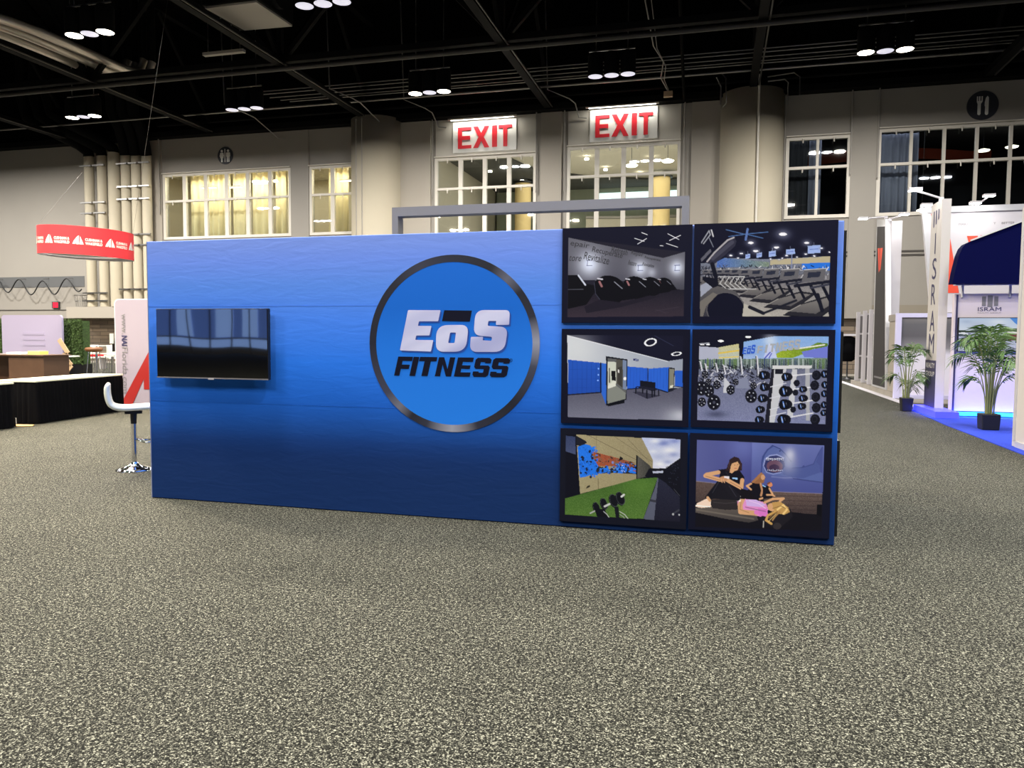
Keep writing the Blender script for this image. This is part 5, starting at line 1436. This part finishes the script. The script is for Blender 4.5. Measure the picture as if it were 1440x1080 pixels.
# brown reception counter and what lies on it
t = thing('reception_counter', 'walnut brown reception counter behind the skirted table', 'counter', (-17.0, 15.5, 0))
MB().box((-19.6, 14.9, 1.04), (-15.62, 15.75, 1.07)).build('countertop', M['walnut'], t)
MB().box((-16.72, 14.95, 0.0), (-15.66, 15.7, 1.039)).build('end_cabinet', M['walnut'], t)
MB().box((-19.6, 15.4, 0.0), (-16.7201, 15.7, 1.039)).build('back_panel', M['walnut'], t)
MB().box((-19.6, 14.98, 0.0), (-16.7201, 15.3999, 0.35)).build('lower_shelf', M['walnut'], t)
o = MB().box((-16.95, 15.1, 1.0705), (-16.5, 15.4, 1.12)).build('paper_stack', M['paper']); tag(o, 'low stack of white leaflets on the brown counter', 'paper')
o = MB().box((-16.4, 15.2, 1.0705), (-16.03, 15.45, 1.15)).build('paper_stack', M['yellow']); tag(o, 'pale yellow card box on the brown counter', 'box')
t = thing('folding_chair', 'white seated chair edge at the far left by the counter', 'chair', (-16.35, 13.9, 0))
MB().box((-16.65, 13.7, 0.80), (-16.2, 14.1, 0.85)).build('seat', M['white_gloss'], t)
for a, b in ((-16.6, 13.75), (-16.25, 13.75), (-16.6, 14.05), (-16.25, 14.05)): MB().tube([(a, b, 0), (a, b, 0.799)], 0.012, 6).build('leg', M['chrome'], t)

t = thing('display_backdrop', 'large pale lilac fabric backdrop with rounded corners at far left', 'backdrop', (-24.5, 22.9, 0))
P = [(x/100, z/100) for x, z in rounded([(-2588, 5), (-2312, 5), (-2312, 228), (-2588, 228)], [1, 1, 14, 14])]
MB().prism(P, FXZ(22.9), 0.08).build('fabric', M['lilac'], t)
mb = MB()
for k in range(3): mb.box((-24.9, 22.885, 1.55-0.2*k), (-23.9, 22.899, 1.63-0.2*k))
mb.build('faint_lettering', mat('faint_print', (156, 150, 180), 0.8), t)
for x in (-25.6, -23.4): MB().box((x-0.15, 22.7, 0), (x+0.15, 23.2, 0.05)).build('foot', M['silver'], t)
def hedge(x0, x1, y, lab):
    t = thing('hedge_wall', lab, 'hedge', ((x0+x1)/2, y, 0))
    MB().box((x0, y, 0.0), (x1, y+0.45, 0.48)).build('planter', M['black'], t)
    mb = MB(); R2 = random.Random(int(x0*7))
    mb.box((x0+0.03, y+0.05, 0.481), (x1-0.03, y+0.4, 2.08))
    for k in range(2600):
        x = R2.uniform(x0, x1); z = R2.uniform(0.48, 2.13); s_ = R2.uniform(0.03, 0.055)
        a = R2.uniform(0, 6.28); c = Vector((x, y+R2.uniform(-0.03, 0.05), z))
        d1 = Vector((math.cos(a), R2.uniform(-.5,.3), math.sin(a)))*s_; d2 = Vector((-math.sin(a), R2.uniform(-.5,.3), math.cos(a)))*s_*0.6
        mb.add([c-d1, c-d2, c+d1, c+d2], [(0,1,2,3)])
    f = mb.build('foliage', M['hedge'], t)
hedge(-23.8, -22.62, 23.3, 'boxwood hedge panel in a black planter right of the lilac backdrop')
hedge(-27.4, -26.05, 23.3, 'boxwood hedge panel at the extreme left edge')
t = thing('brochure_stand', 'zigzag pale wood brochure stand in front of the hedge panel', 'stand', (-19.2, 19.0, 0))
zz = [(-19.33, 0.0), (-19.0, 0.28), (-19.33, 0.62), (-18.98, 0.98), (-19.3, 1.42)]
for (xa, za), (xb, zb) in zip(zz[:-1], zz[1:]): MB().bar((xa, 19.0, za+0.02), (xb, 19.0, zb), 0.03, 0.14).build('shelf_tray', M['wood'], t)
zz = [(-18.95, 0.0), (-19.25, 0.28), (-18.95, 0.62), (-19.28, 0.98)]
for (xa, za), (xb, zb) in zip(zz[:-1], zz[1:]): MB().bar((xa, 19.1, za+0.02), (xb, 19.1, zb), 0.03, 0.1).build('brace', M['wood'], t)
t = thing('pedestal_table', 'small round white table on a lilac post before the brochure stand', 'table', (-16.55, 16.3, 0))
MB().lathe([(0.46, 0.0), (0.46, 0.025)], (-16.55, 16.3, 0.985), 32).build('tabletop', M['white_gloss'], t)
MB().lathe([(0.045, 0.0), (0.045, 0.984)], (-16.55, 16.3, 0.0), 16).build('post', M['lilac'], t)
MB().lathe([(0.24, 0.0), (0.24, 0.012), (0.05, 0.03)], (-16.55, 16.3, 0.0), 24).build('base', M['silver'], t)

# cafe furniture in front of the stone wall
def bistro(x, y, z, r, lab, base=True):
    t = thing('bistro_table', lab, 'table', (x, y, 0))
    MB().lathe([(r, 0.0), (r, 0.03)], (x, y, z-0.03), 28).build('tabletop', M['white_gloss'], t)
    MB().lathe([(0.035, 0.0), (0.035, z-0.031)], (x, y, 0), 12).build('post', M['chrome'], t)
    MB().lathe([(0.25, 0.0), (0.25, 0.012), (0.04, 0.04)], (x, y, 0), 20).build('base', M['chrome'], t)


def chair(x, y, sc, lab, rot=0.0, col='white_gloss'):
    t = thing('cafe_chair', lab, 'chair', (x, y, 0), rotz=rot)
    MB().box((-0.22*sc, -0.22*sc, 0.44*sc), (0.22*sc, 0.22*sc, 0.48*sc)).build('seat', M[col], t, local=True, bevel=0.01)
    MB().box((-0.21*sc, 0.19*sc, 0.56*sc), (0.21*sc, 0.22*sc, 0.85*sc)).build('backrest', M[col], t, local=True, bevel=0.01)
    for a in (-0.19, 0.19):
        for b in (-0.19, 0.19): MB().tube([(a*sc, b*sc, 0.44*sc), (a*1.15*sc, b*1.15*sc, 0)], 0.014, 8).build('leg', M['chrome'], t, local=True)
    return t
bistro(-24.15, 25.6, 1.14, 0.45, 'high white bistro table right of the hedge panel')
bistro(-22.5, 24.6, 0.86, 0.52, 'lower white round table beside the tall banner')
MB().box((-29.0, 29.0, 0.58), (-25.6, 29.5, 0.70)).build('bench_top', M['red']); t = bpy.data.objects['bench_top']; tag(t, 'long red topped counter behind the white cafe chairs', 'counter')
mb = MB()
for x in (-28.8, -27.3, -25.8): mb.box((x-0.04, 29.1, 0), (x+0.04, 29.4, 0.5799))
mb.build('leg', M['silver'], t)
chair(-25.1, 26.2, 1.35, 'white cafe chair nearest the hedge panel', 0.5)
chair(-25.3, 27.4, 1.35, 'white cafe chair between the hedge and the high bistro table', -0.4)
chair(-23.8, 26.2, 1.35, 'white cafe chair right of the brown stool', 0.9)
t = thing('leather_stool', 'brown leather topped stool on thin chrome legs before the high bistro table', 'stool', (-22.11, 23.3, 0))
MB().lathe([(0.05, 0.0), (0.26, 0.03), (0.31, 0.1), (0.27, 0.17), (0.0, 0.2)], (-22.11, 23.3, 0.93), 28).build('seat_cushion', M['leather'], t)
for k in range(4):
    a = k*math.pi/2+0.5; MB().tube([(-22.11+0.18*math.cos(a), 23.3+0.18*math.sin(a), 0.95), (-22.11+0.27*math.cos(a), 23.3+0.27*math.sin(a), 0.0)], 0.013, 8).build('leg', M['chrome'], t)
t = thing('bar_chair', 'dark high backed stool half hidden by the left edge of the banner', 'stool', (-21.48, 23.6, 0))
MB().box((-21.68, 23.6, 1.25), (-21.53, 23.65, 1.62)).build('white_tag', M['white_gloss'], t)
MB().box((-21.63, 23.66, 0.95), (-21.28, 23.72, 1.35)).build('backrest', M['black'], t)
MB().box((-21.68, 23.3, 0.78), (-21.23, 23.65, 0.84)).build('seat', M['white_gloss'], t)
for a in (-21.63, -21.28):
    for b in (23.34, 23.66): MB().tube([(a, b, 0.779), (a, b, 0)], 0.014, 8).build('leg', M['chrome'], t)

# hanging red ring banner
t = thing('hanging_ring_banner', 'red fabric ring banner hung by wires above the left aisle', 'banner', (-19.15, 20.0, 4.4))
mb = MB(); k = 72; rr = 1.33
TILT = 0.045
def rp(a, r, z): return (r*math.cos(a), r*math.sin(a), z-TILT*(r*math.cos(a)))
vs = [rp(2*math.pi*i/k, rr, z) for z in (-0.42, 0.42) for i in range(k)]
mb.add(vs, [(i, (i+1) % k, k+(i+1) % k, k+i) for i in range(k)], 0, True); mb.build('outer_fabric', M['red_cloth'], t, local=True)
mb = MB(); vs = [rp(2*math.pi*i/k, rr-0.03, z) for z in (-0.42, 0.42) for i in range(k)]
mb.add(vs, [(i, k+i, k+(i+1) % k, (i+1) % k) for i in range(k)], 0, True); mb.build('inner_lining', M['white'], t, local=True)
vs = [rp(2*math.pi*i/k, r_, -0.42) for r_ in (rr-0.03, rr) for i in range(k)]
mb = MB(); mb.add(vs, [(i, (i+1) % k, k+(i+1) % k, k+i) for i in range(k)])
vs = [rp(2*math.pi*i/k, r_, 0.42) for r_ in (rr-0.03, rr) for i in range(k)]
mb.add(vs, [(i, (i+1) % k, k+(i+1) % k, k+i) for i in range(k)]); mb.build('hoop', M['white'], t, local=True)
MB().lathe([(rr-0.04, 0), (0, 0.001)], (0, 0, -0.3), 48).build('underside_scrim', M['white'], t, local=True)
w1, f1_ = text_pts('CUSHMAN &', 0.03); w2, f2_ = text_pts('WAKEFIELD', 0.03)
face = -1.83   # towards the viewer
for q in range(10):
    a0 = face+(q-4.4)*0.66
    mb = MB()
    def onr(du, dz): return rp(a0+du/rr, rr+0.006, dz)
    for V_, F_, z0 in ((w1, f1_, 0.01), (w2, f2_, -0.10)):
        mb.add([onr(-0.08+0.46*a, z0+0.085*b-0.02) for a, b in V_], F_)
    for tri in ([(-.42,-.12),(-.34,-.12),(-.3,.0),(-.27,.13),(-.38,-.02)], [(-.32,-.12),(-.25,-.12),(-.24,.14),(-.29,.1)], [(-.235,-.12),(-.12,-.12),(-.15,-.03),(-.21,.12)]):
        mb.add([onr(*p) for p in tri], [tuple(range(len(tri)))])
    mb.build('logo_print', M['sign_white'], t, local=True)
for a, tx, ty_, tz_ in ((-2.42, -16.05, 17.2, 7.1), (0.9, 1.6, 2.2, 9.2)): MB().tube([rp(a, rr-0.01, 0.42), (tx, ty_, tz_)], 0.0035, 5).build('hanging_wire', M['seam'], t, local=True)

# ------------------------------------------------------------------ right side of the hall
AX = 4.62
def arm_lamp(p0, p1, lab, power=None):
    """p0 clamp, p1 head"""
    t = thing('arm_spotlight', lab, 'lamp', p0)
    MB().box((p0[0]-0.04, p0[1]-0.04, p0[2]), (p0[0]+0.04, p0[1]+0.04, p0[2]+0.08)).build('clamp', M['white'], t)
    MB().tube([(p0[0], p0[1], p0[2]+0.06), p1], 0.022, 8).build('arm', M['white'], t)
    MB().box((p1[0]-0.13, p1[1]-0.09, p1[2]), (p1[0]+0.13, p1[1]+0.09, p1[2]+0.05)).build('lamp_head', M['white'], t, bevel=0.01)
    MB().box((p1[0]-0.12, p1[1]-0.08, p1[2]-0.012), (p1[0]+0.12, p1[1]+0.08, p1[2]-0.0005)).build('lamp_glass', M['arm_on'], t)
    d = Vector(p0)-Vector(p1); d.z -= 0.5
    a = area('lamp_light', (p1[0], p1[1], p1[2]-0.03), 0.2, power or ARM_W, (1.0, 0.97, 0.92), (0, 0, 0), t)
    a.rotation_euler = d.to_track_quat('-Z', 'Y').to_euler()
    return t
# far booth: low riser, three slim frames, dark pylon, white wall
o = MB().box((AX-0.02, 22.5, 0.012), (8.0, 29.4, 0.16)).build('booth_riser', M['concrete']); tag(o, 'low grey riser under the slim frames and the dark pylon', 'platform')
struct(MB().box((AX-0.22, 19.8, 0.001), (AX-0.02, 34.0, 0.016)).build('trim_40', M['white']))
for i, y in enumerate((28.75, 27.5, 26.45)):
    t = thing('slim_frame', ['slim silver frame with grey panel, farthest of three by the dark pylon', 'slim silver frame with grey panel, middle of three by the dark pylon', 'slim silver frame with grey panel, nearest the dark pylon of three'][i], 'frame', (AX+0.1, y, 0.16))
    MB().box((AX, y, 0.161), (AX+0.12, y+0.08, 2.53)).build('post', M['white'], t)
    MB().box((AX+0.121, y+0.03, 0.3), (AX+0.36, y+0.05, 2.4)).build('panel', M['grey_print'], t)
    mb = MB()
    for z in (0.2, 1.02, 1.78, 2.42): mb.box((AX+0.12, y+0.005, z-0.03), (AX+0.3, y+0.029, z+0.03))
    mb.build('clip', M['white'], t)
    MB().box((AX+0.32, y-0.03, 1.98-0.75*i), (AX+0.46, y+0.0049, 2.10-0.75*i)).build('small_tag', M['paper'], t)
t = thing('pylon_sign', 'tapered charcoal pylon with a red mark and silver edge', 'pylon', (AX, 24.6, 0.16))
def YZ(x, s_=1): return lambda u, v, d: (x+s_*d, u, v)
MB().prism([(25.72, 0.161), (25.78, 5.24), (24.5, 5.06), (23.62, 0.161)], YZ(AX), 0.14).build('white_body', M['silver'], t)
MB().prism([(25.5, 0.22), (25.62, 5.0), (24.55, 4.86), (23.78, 0.22)], YZ(AX-0.012), 0.0119).build('charcoal_panel', M['dark_print'], t)
mb = MB()
mb.add([(AX-0.014, y, z) for y, z in [(25.42,4.33),(25.12,4.30),(25.04,3.62),(25.14,3.58)]], [(0,1,2,3)])
mb.add([(AX-0.014, y, z) for y, z in [(25.04,4.29),(24.68,4.26),(24.9,3.62),(25.0,3.66)]], [(0,1,2,3)]); mb.build('red_mark', M['orange'], t)
MB().box((AX-0.0135, 24.1, 0.44), (AX-0.0121, 25.3, 0.49)).build('printed_strip', M['grey_print'], t)
o = MB().box((AX+0.141, 24.35, 2.3), (AX+0.42, 24.6, 4.98)).build('white_column_box', M['white'], t)
t = thing('booth_wall', 'cream side wall panel between the charcoal pylon and the lilac lightbox', 'wall panel', (AX+0.05, 23.0, 0.16))
MB().box((AX+0.03, 22.62, 0.161), (AX+0.12, 23.6, 2.08)).build('panel', M['wall_light'], t)
MB().box((AX-0.0, 22.62, 2.081), (AX+0.14, 23.6, 2.26)).build('top_ledge', M['trim_grey'], t)
arm_lamp((AX+0.05, 24.7, 5.10), (4.05, 24.7, 5.12), 'left arm spotlight on top of the charcoal pylon', 4)
arm_lamp((AX+0.1, 24.4, 4.99), (5.0, 24.0, 5.10), 'right arm spotlight on top of the charcoal pylon', 4)
# coat rack like garment stand
t = thing('garment_stand', 'black garment on a stand with a column of white tags by the stone wall', 'stand', (4.9, 32.5, 0))
gx, gy = 4.95, 32.6
MB().lathe([(0.32, 0.0), (0.32, 0.02), (0.03, 0.1), (0.03, 0.9)], (gx, gy, 0.013), 20).build('stand_base', M['black'], t)
MB().lathe([(0.16, 0.0), (0.3, 0.1), (0.34, 0.5), (0.33, 0.85), (0.24, 0.95), (0.1, 1.0)], (gx, gy, 0.72), 20, sy=0.5).build('black_garment', M['black_cloth'], t)
mb = MB()
for k2 in range(7): mb.bar((gx-0.44, gy-0.25, 1.80-0.115*k2), (gx-0.22, gy-0.25, 1.77-0.115*k2), 0.05, 0.045)
mb.build('white_tag_column', M['white'], t)
MB().box((gx-0.2, gy-0.22, 1.722), (gx+0.25, gy+0.1, 1.80)).build('white_collar', M['white'], t)

# lilac lightbox facing the viewer
t = thing('lightbox_panel', 'lilac framed panel with grey to white print behind the first palm', 'lightbox', (5.2, 22.5, 0.0))
lx0, lx1, lz1 = 4.57, 6.6, 2.28
M['lilac_frame'] = mat('lilac_frame', (208, 206, 240), 0.5)
MB().box((lx0, 22.35, 0.017), (lx0+0.13, 22.49, lz1)).build('post', M['lilac_frame'], t)
MB().box((lx1-0.13, 22.35, 0.017), (lx1, 22.49, lz1)).build('post', M['lilac_frame'], t)
MB().box((lx0+0.1301, 22.35, lz1-0.11), (lx1-0.1301, 22.49, lz1)).build('top_rail', M['lilac_frame'], t)
MB().box((lx0+0.1301, 22.35, 0.017), (lx1-0.1301, 22.49, 0.12)).build('bottom_rail', M['lilac_frame'], t)
MB().box((lx0+0.1301, 22.40, 0.1201), (lx1-0.1301, 22.44, lz1-0.1101)).build('print', ramp_mat('grey_white_print', 2, [(0, (228, 224, 240)), (0.52, (224, 222, 238)), (0.6, (140, 138, 146)), (0.75, (96, 95, 102)), (0.9, (104, 104, 110)), (1, (128, 126, 128))], 0.1, 2.2), t)
o = MB().box((AX+0.0, 20.9, 0.001), (9, 22.3, 0.02)).build('rubber_mat', M['concrete']); tag(o, 'pale grey floor sheet in front of the lilac lightbox', 'mat')

# white banner wall with orange bands, behind the canopy
t = thing('banner_wall', 'tall white banner wall with orange bands behind the blue canopy', 'banner wall', (6.5, 22.7, 2.8))
MB().prism([(5.42, 2.3), (9.6, 2.3), (9.6, 5.0), (5.12, 5.0)], FXZ(22.52), 0.12).build('panel', M['white'], t)
MB().box((5.06, 22.46, 4.90), (9.6, 22.519, 5.05)).build('top_rail', M['silver'], t)
MB().prism([(5.12, 4.9), (5.24, 4.9), (5.50, 2.3), (5.42, 2.3)], FXZ(22.48), 0.0399).build('edge_rail', M['silver'], t)
mb = MB()
mb.add([(x, 22.51, z) for x, z in [(5.33,4.88),(5.45,4.88),(5.80,2.81),(6.06,2.81),(5.74,4.62),(5.70,4.62),(5.6,4.0)][:2]+[(5.52,4.3),(5.40,4.5)]], [(0,1,2,3)])
mb.add([(x, 22.51, z) for x, z in [(5.62,2.81),(6.07,2.81),(5.74,4.62),(5.66,4.62)]], [(0,1,2,3)])
mb.add([(x, 22.51, z) for x, z in [(6.2,4.28),(6.45,4.28),(6.75,3.2),(6.55,3.0)]], [(0,1,2,3)])
mb.add([(x, 22.51, z) for x, z in [(6.51,4.29),(6.8,4.29),(7.1,3.2),(6.85,3.2)]], [(0,1,2,3)])
mb.build('orange_band', M['orange'], t)
lettering('small_wording', 'MAKI                        Y     BETTER', (6.0, 22.508, 4.56), (1,0,0), (0,0,1), 1.28, 0.055, M['grey_print'], t)
arm_lamp((6.35, 22.58, 5.01), (6.22, 22.0, 5.03), 'left arm spotlight over the white banner wall', 3.5)
arm_lamp((6.42, 22.58, 5.01), (6.52, 22.0, 5.2), 'right arm spotlight over the white banner wall', 3.5)
arm_lamp((5.16, 22.58, 5.01), (5.10, 22.0, 5.02), 'small arm spotlight at the left corner of the banner wall')

# realty booth: lettered tower
t = thing('sign_tower', 'tall white tower lettered ISRAM REALTY GROUP beside the aisle', 'tower', (4.55, 18.2, 0))
ty0, ty1 = 17.9, 18.74
M['tower_white'] = mat('tower_white', (188, 184, 182), 0.5)
MB().box((4.45, ty0, 0.14), (4.62, ty1, 4.5)).build('body', M['tower_white'], t)
MB().box((4.442, ty0+0.004, 0.141), (4.4499, ty1-0.004, 1.14)).build('indigo_panel', mat('indigo_charcoal', (58, 55, 88), 0.5), t)
MB().box((4.25, 17.0, 0.012), (4.68, 18.8, 0.139)).build('plinth', M['plinth_glow'], t)
def stack(word, y, z0, z1, m):
    pass
for ch, z0, z1 in (('I', 3.41, 3.85), ('S', 2.87, 3.32), ('R', 2.33, 2.77), ('A', 1.76, 2.20), ('M', 1.29, 1.71)):
    wd = {'I': 0.07, 'S': 0.32, 'R': 0.32, 'A': 0.36, 'M': 0.40}[ch]
    lettering('tower_letter', ch, (4.445, (ty0+ty1)/2+wd/2, z0), (0,-1,0), (0,0,1), wd, z1-z0, M['indigo'], t)
lettering('tower_wording', 'REALTY', (4.44, ty1-0.08, 0.98), (0,-1,0), (0,0,1), 0.68, 0.10, M['sign_white'], t)
lettering('tower_wording', 'GROUP', (4.44, ty1-0.08, 0.80), (0,-1,0), (0,0,1), 0.68, 0.10, M['sign_white'], t)
mb = MB()
for y, z0 in ((18.50, 3.98), (18.32, 4.02), (18.14, 4.1)): mb.add([(4.446, y+0.03, z0), (4.446, y-0.05, z0+0.02), (4.446, y-0.05, 4.33), (4.446, y+0.03, 4.33)], [(0,1,2,3)])
mb.build('tower_emblem', M['indigo'], t)
arm_lamp((4.5, 18.2, 4.5), (3.98, 18.15, 4.74), 'arm spotlight reaching left from the top of the lettered tower')

# realty booth: back wall with television, canopy
t = thing('booth_back_wall', 'pale lilac booth wall carrying the emblem above the lit television', 'wall panel', (5.8, 17.6, 0))
M['booth_grey'] = mat('booth_grey', (206, 196, 204), 0.6)
MB().box((4.67, 17.6, 0.12), (7.6, 17.75, 2.52)).build('panel', M['booth_grey'], t)
MB().box((4.70, 17.585, 0.12), (4.735, 17.5999, 2.5)).build('indigo_strip', M['indigo'], t)
MB().box((4.67, 17.56, 0.03), (7.6, 17.6, 0.1)).build('led_strip', M['led_cyan'], t)
mb = MB()
for x, wd, h0, h1 in ((5.17, 0.07, 2.27, 2.46), (5.27, 0.09, 2.25, 2.48), (5.39, 0.07, 2.27, 2.46)): mb.box((x, 17.588, h0), (x+wd, 17.5995, h1))
mb.build('emblem', M['grey_print'], t)
lettering('booth_name', 'ISRAM', (5.10, 17.59, 2.165), (1,0,0), (0,0,1), 0.42, 0.08, M['indigo'], t)
lettering('booth_subtitle', 'REALTY GROUP', (5.10, 17.59, 2.12), (1,0,0), (0,0,1), 0.42, 0.022, M['grey_print'], t)
al = area('led_light', (6.1, 17.45, 0.05), 2.8, 26, (0.04, 0.12, 1.0), (math.radians(-60), 0, 0), t, 0.08)
al2 = area('led_light', (6.1, 17.5, 0.10), 2.8, 22, (0.06, 0.08, 1.0), (math.radians(170), 0, 0), t, 0.08)
al3 = area('led_light', (4.2, 17.9, 0.06), 0.1, 5, (0.04, 0.08, 1.0), (0, math.radians(60), 0), t, 1.6)
tv2 = thing('lit_television', 'lit wall television showing a harbour town under a cloudy sky', 'television', (5.3, 17.58, 1.34))
MB().box((4.74, 17.53, 1.34), (5.90, 17.585, 2.035)).build('casing', M['black'], tv2)
s = Sheet([(0,0),(1000,0),(1000,560),(0,560)], 150, 84, (210,220,240))
s.poly([(0,0),(1000,0),(1000,210),(0,210)], (196,214,240), (222,232,246), 'y')
s.poly([(800,0),(1000,0),(1000,150),(930,120),(860,60)], (84,148,230)); s.glow(300,110,160,(186,196,220),.6,.3); s.glow(620,60,140,(240,246,252),.7,.3); s.glow(120,60,90,(170,186,214),.5,.3)
s.poly([(0,205),(250,215),(330,195),(400,180),(480,205),(700,205),(800,180),(1000,165),(1000,240),(600,255),(300,260),(0,260)], (44,60,44), None, 'y', 8)
s.poly([(0,250),(1000,225),(1000,560),(0,560)], (190,196,226), (206,210,240), 'y', 16)
for k2 in range(46): s.ell(R.uniform(0,760), R.uniform(250,440), R.uniform(20,80), R.uniform(6,16), R.choice([(26,36,40),(40,56,52),(236,240,246),(200,206,232),(20,26,34)]), R.uniform(-.2,.2))
s.poly([(770,262),(1000,250),(1000,370),(780,380)], (118,34,52)); s.poly([(760,230),(1000,222),(1000,256),(780,264)], (238,236,232)); s.ell(210,500,50,16,(22,26,44)); s.ell(320,450,40,10,(24,28,50)); s.ell(900,440,90,30,(200,206,232)); s.ell(960,400,60,20,(30,34,46))
s.build('screen', lambda u, v: (4.755+1.13*u, np.full_like(u, 17.5285), 2.022-0.67*v), print_mat('lit_screen', 0.75), tv2)
t = thing('canopy', 'navy blue sloping canopy over the realty booth television', 'canopy', (5.6, 17.0, 2.5))
P = [(x*1.036, 1.558+(z-1.558)*1.036) for x, z in [(4.36, 2.66), (4.39, 2.88), (4.45, 3.2), (4.50, 3.34), (4.56, 3.42), (4.70, 3.49), (5.53, 3.84), (7.2, 4.5), (7.2, 2.66)]]
MB().prism(P, FXZ(17.2), 0.3).build('canvas', M['navy'], t)
mb = MB(); mb.bar((4.80, 17.18, 3.545), (7.46, 17.18, 4.61), 0.03, 0.03); mb.build('edge_trim', M['silver'], t)
for x in (4.80, 5.66, 6.9): MB().tube([(x, 17.57, 2.44), (x, 17.57, 2.70)], 0.025, 8).build('post', M['silver'], t)
MB().box((4.66, 17.51, 2.69), (7.2, 17.7, 2.74)).build('mount_rail', M['silver'], t)
# near white end wall at the right edge
t = thing('booth_end_wall', 'white booth end wall at the extreme right edge', 'wall panel', (4.3, 11.5, 0))
MB().box((4.25, 9.8, 0.013), (4.36, 12.85, 3.5)).build('panel', M['tower_white'], t)
MB().box((4.235, 9.8, 0.013), (4.2499, 12.70, 0.1)).build('kick_board', M['silver'], t)
MB().box((4.238, 12.72, 0.1), (4.2499, 12.80, 3.45)).build('edge_rail', M['silver'], t)
o = MB().prism([(4.07, 9.0), (9.0, 9.0), (9.0, 18.9), (4.22, 18.9), (4.2, 18.0), (4.1, 15.7)], lambda u, v, d: (u, v, 0.0005+d), 0.011).build('booth_carpet', M['blue_carpet']); tag(o, 'bright blue carpet of the realty booth along the aisle', 'carpet')

# palms
def palm(x, y, zbase, pot, h, lab, seed, n_fr, spread, canes=7):
    t = thing('potted_palm', lab, 'palm', (x, y, zbase))
    R3 = random.Random(seed)
    w0, w1_, ph = pot
    MB().box((0,0,0),(0,0,0)) if False else None
    mb = MB()
    a, b = w0/2, w1_/2
    vs = [(-a,-a,0),(a,-a,0),(a,a,0),(-a,a,0),(-b,-b,ph),(b,-b,ph),(b,b,ph),(-b,b,ph)]
    mb.add(vs, [(0,3,2,1),(4,5,6,7),(0,1,5,4),(1,2,6,5),(2,3,7,6),(3,0,4,7)])
    mb.build('pot', M['pot'], t, local=True, bevel=0.015)
    cn = MB(); lf = MB()
    for i in range(n_fr):
        a = 2*math.pi*(i*0.382+R3.random()*.1)
        out = spread*R3.uniform(.4, 1.0); hh = h*R3.uniform(.48, 1.0)
        if i % 4 == 0: out *= .35; hh = h*R3.uniform(.9, 1.02)
        b0 = Vector((0.075*R3.uniform(.3,1)*math.cos(a), 0.075*R3.uniform(.3,1)*math.sin(a), ph-0.02))
        pts = []
        for k2 in range(15):
            f = k2/14
            r_ = out*(f**1.7); z = ph+(hh-ph)*(1-(1-f)**1.9)-0.75*out*max(0, f-.55)**1.4*2.4
            pts.append(b0+Vector((math.cos(a)*r_, math.sin(a)*r_, z-ph)))
        cn.tube(pts, [0.009*(1-0.8*k2/14)+0.002 for k2 in range(15)], 6)
        for k2 in range(6, 14):
            p = pts[k2]; d = (pts[k2+1]-pts[k2-1]).normalized()
            for side in (-1, 1):
                for sub_ in (0, .5):
                    q = p+d*sub_*(pts[k2+1]-pts[k2]).length
                    ln = (0.30*math.sin(math.pi*min(1, (k2-5+sub_)/9.5))+0.09)*R3.uniform(.8, 1.1)*h/1.8
                    sv = d.cross(Vector((0,0,1))); sv = sv.normalized() if sv.length > .01 else Vector((1,0,0))
                    dv = (sv*side*.85+d*.75+Vector((0,0,-.28+R3.uniform(-.3,.22)))).normalized()
                    nv = dv.cross(d).normalized().cross(dv).normalized()*0.0135*h/1.8
                    m1 = q+dv*ln*.5; tip = q+dv*ln+Vector((0,0,-ln*.28))
                    lf.add([q, m1+nv, tip, m1-nv], [(0,1,2,3)])
    cn.build('cane', M['stem'], t, local=True); lf.build('frond', M['leaf'], t, local=True)
    return t
palm(4.62, 15.1, 0.012, (0.27, 0.30, 0.28), 1.85, 'larger potted palm before the lit television', 4, 21, .66)
palm(4.06, 18.6, 0.0, (0.20, 0.25, 0.30), 1.55, 'smaller potted palm left of the lettered tower', 9, 14, .58)
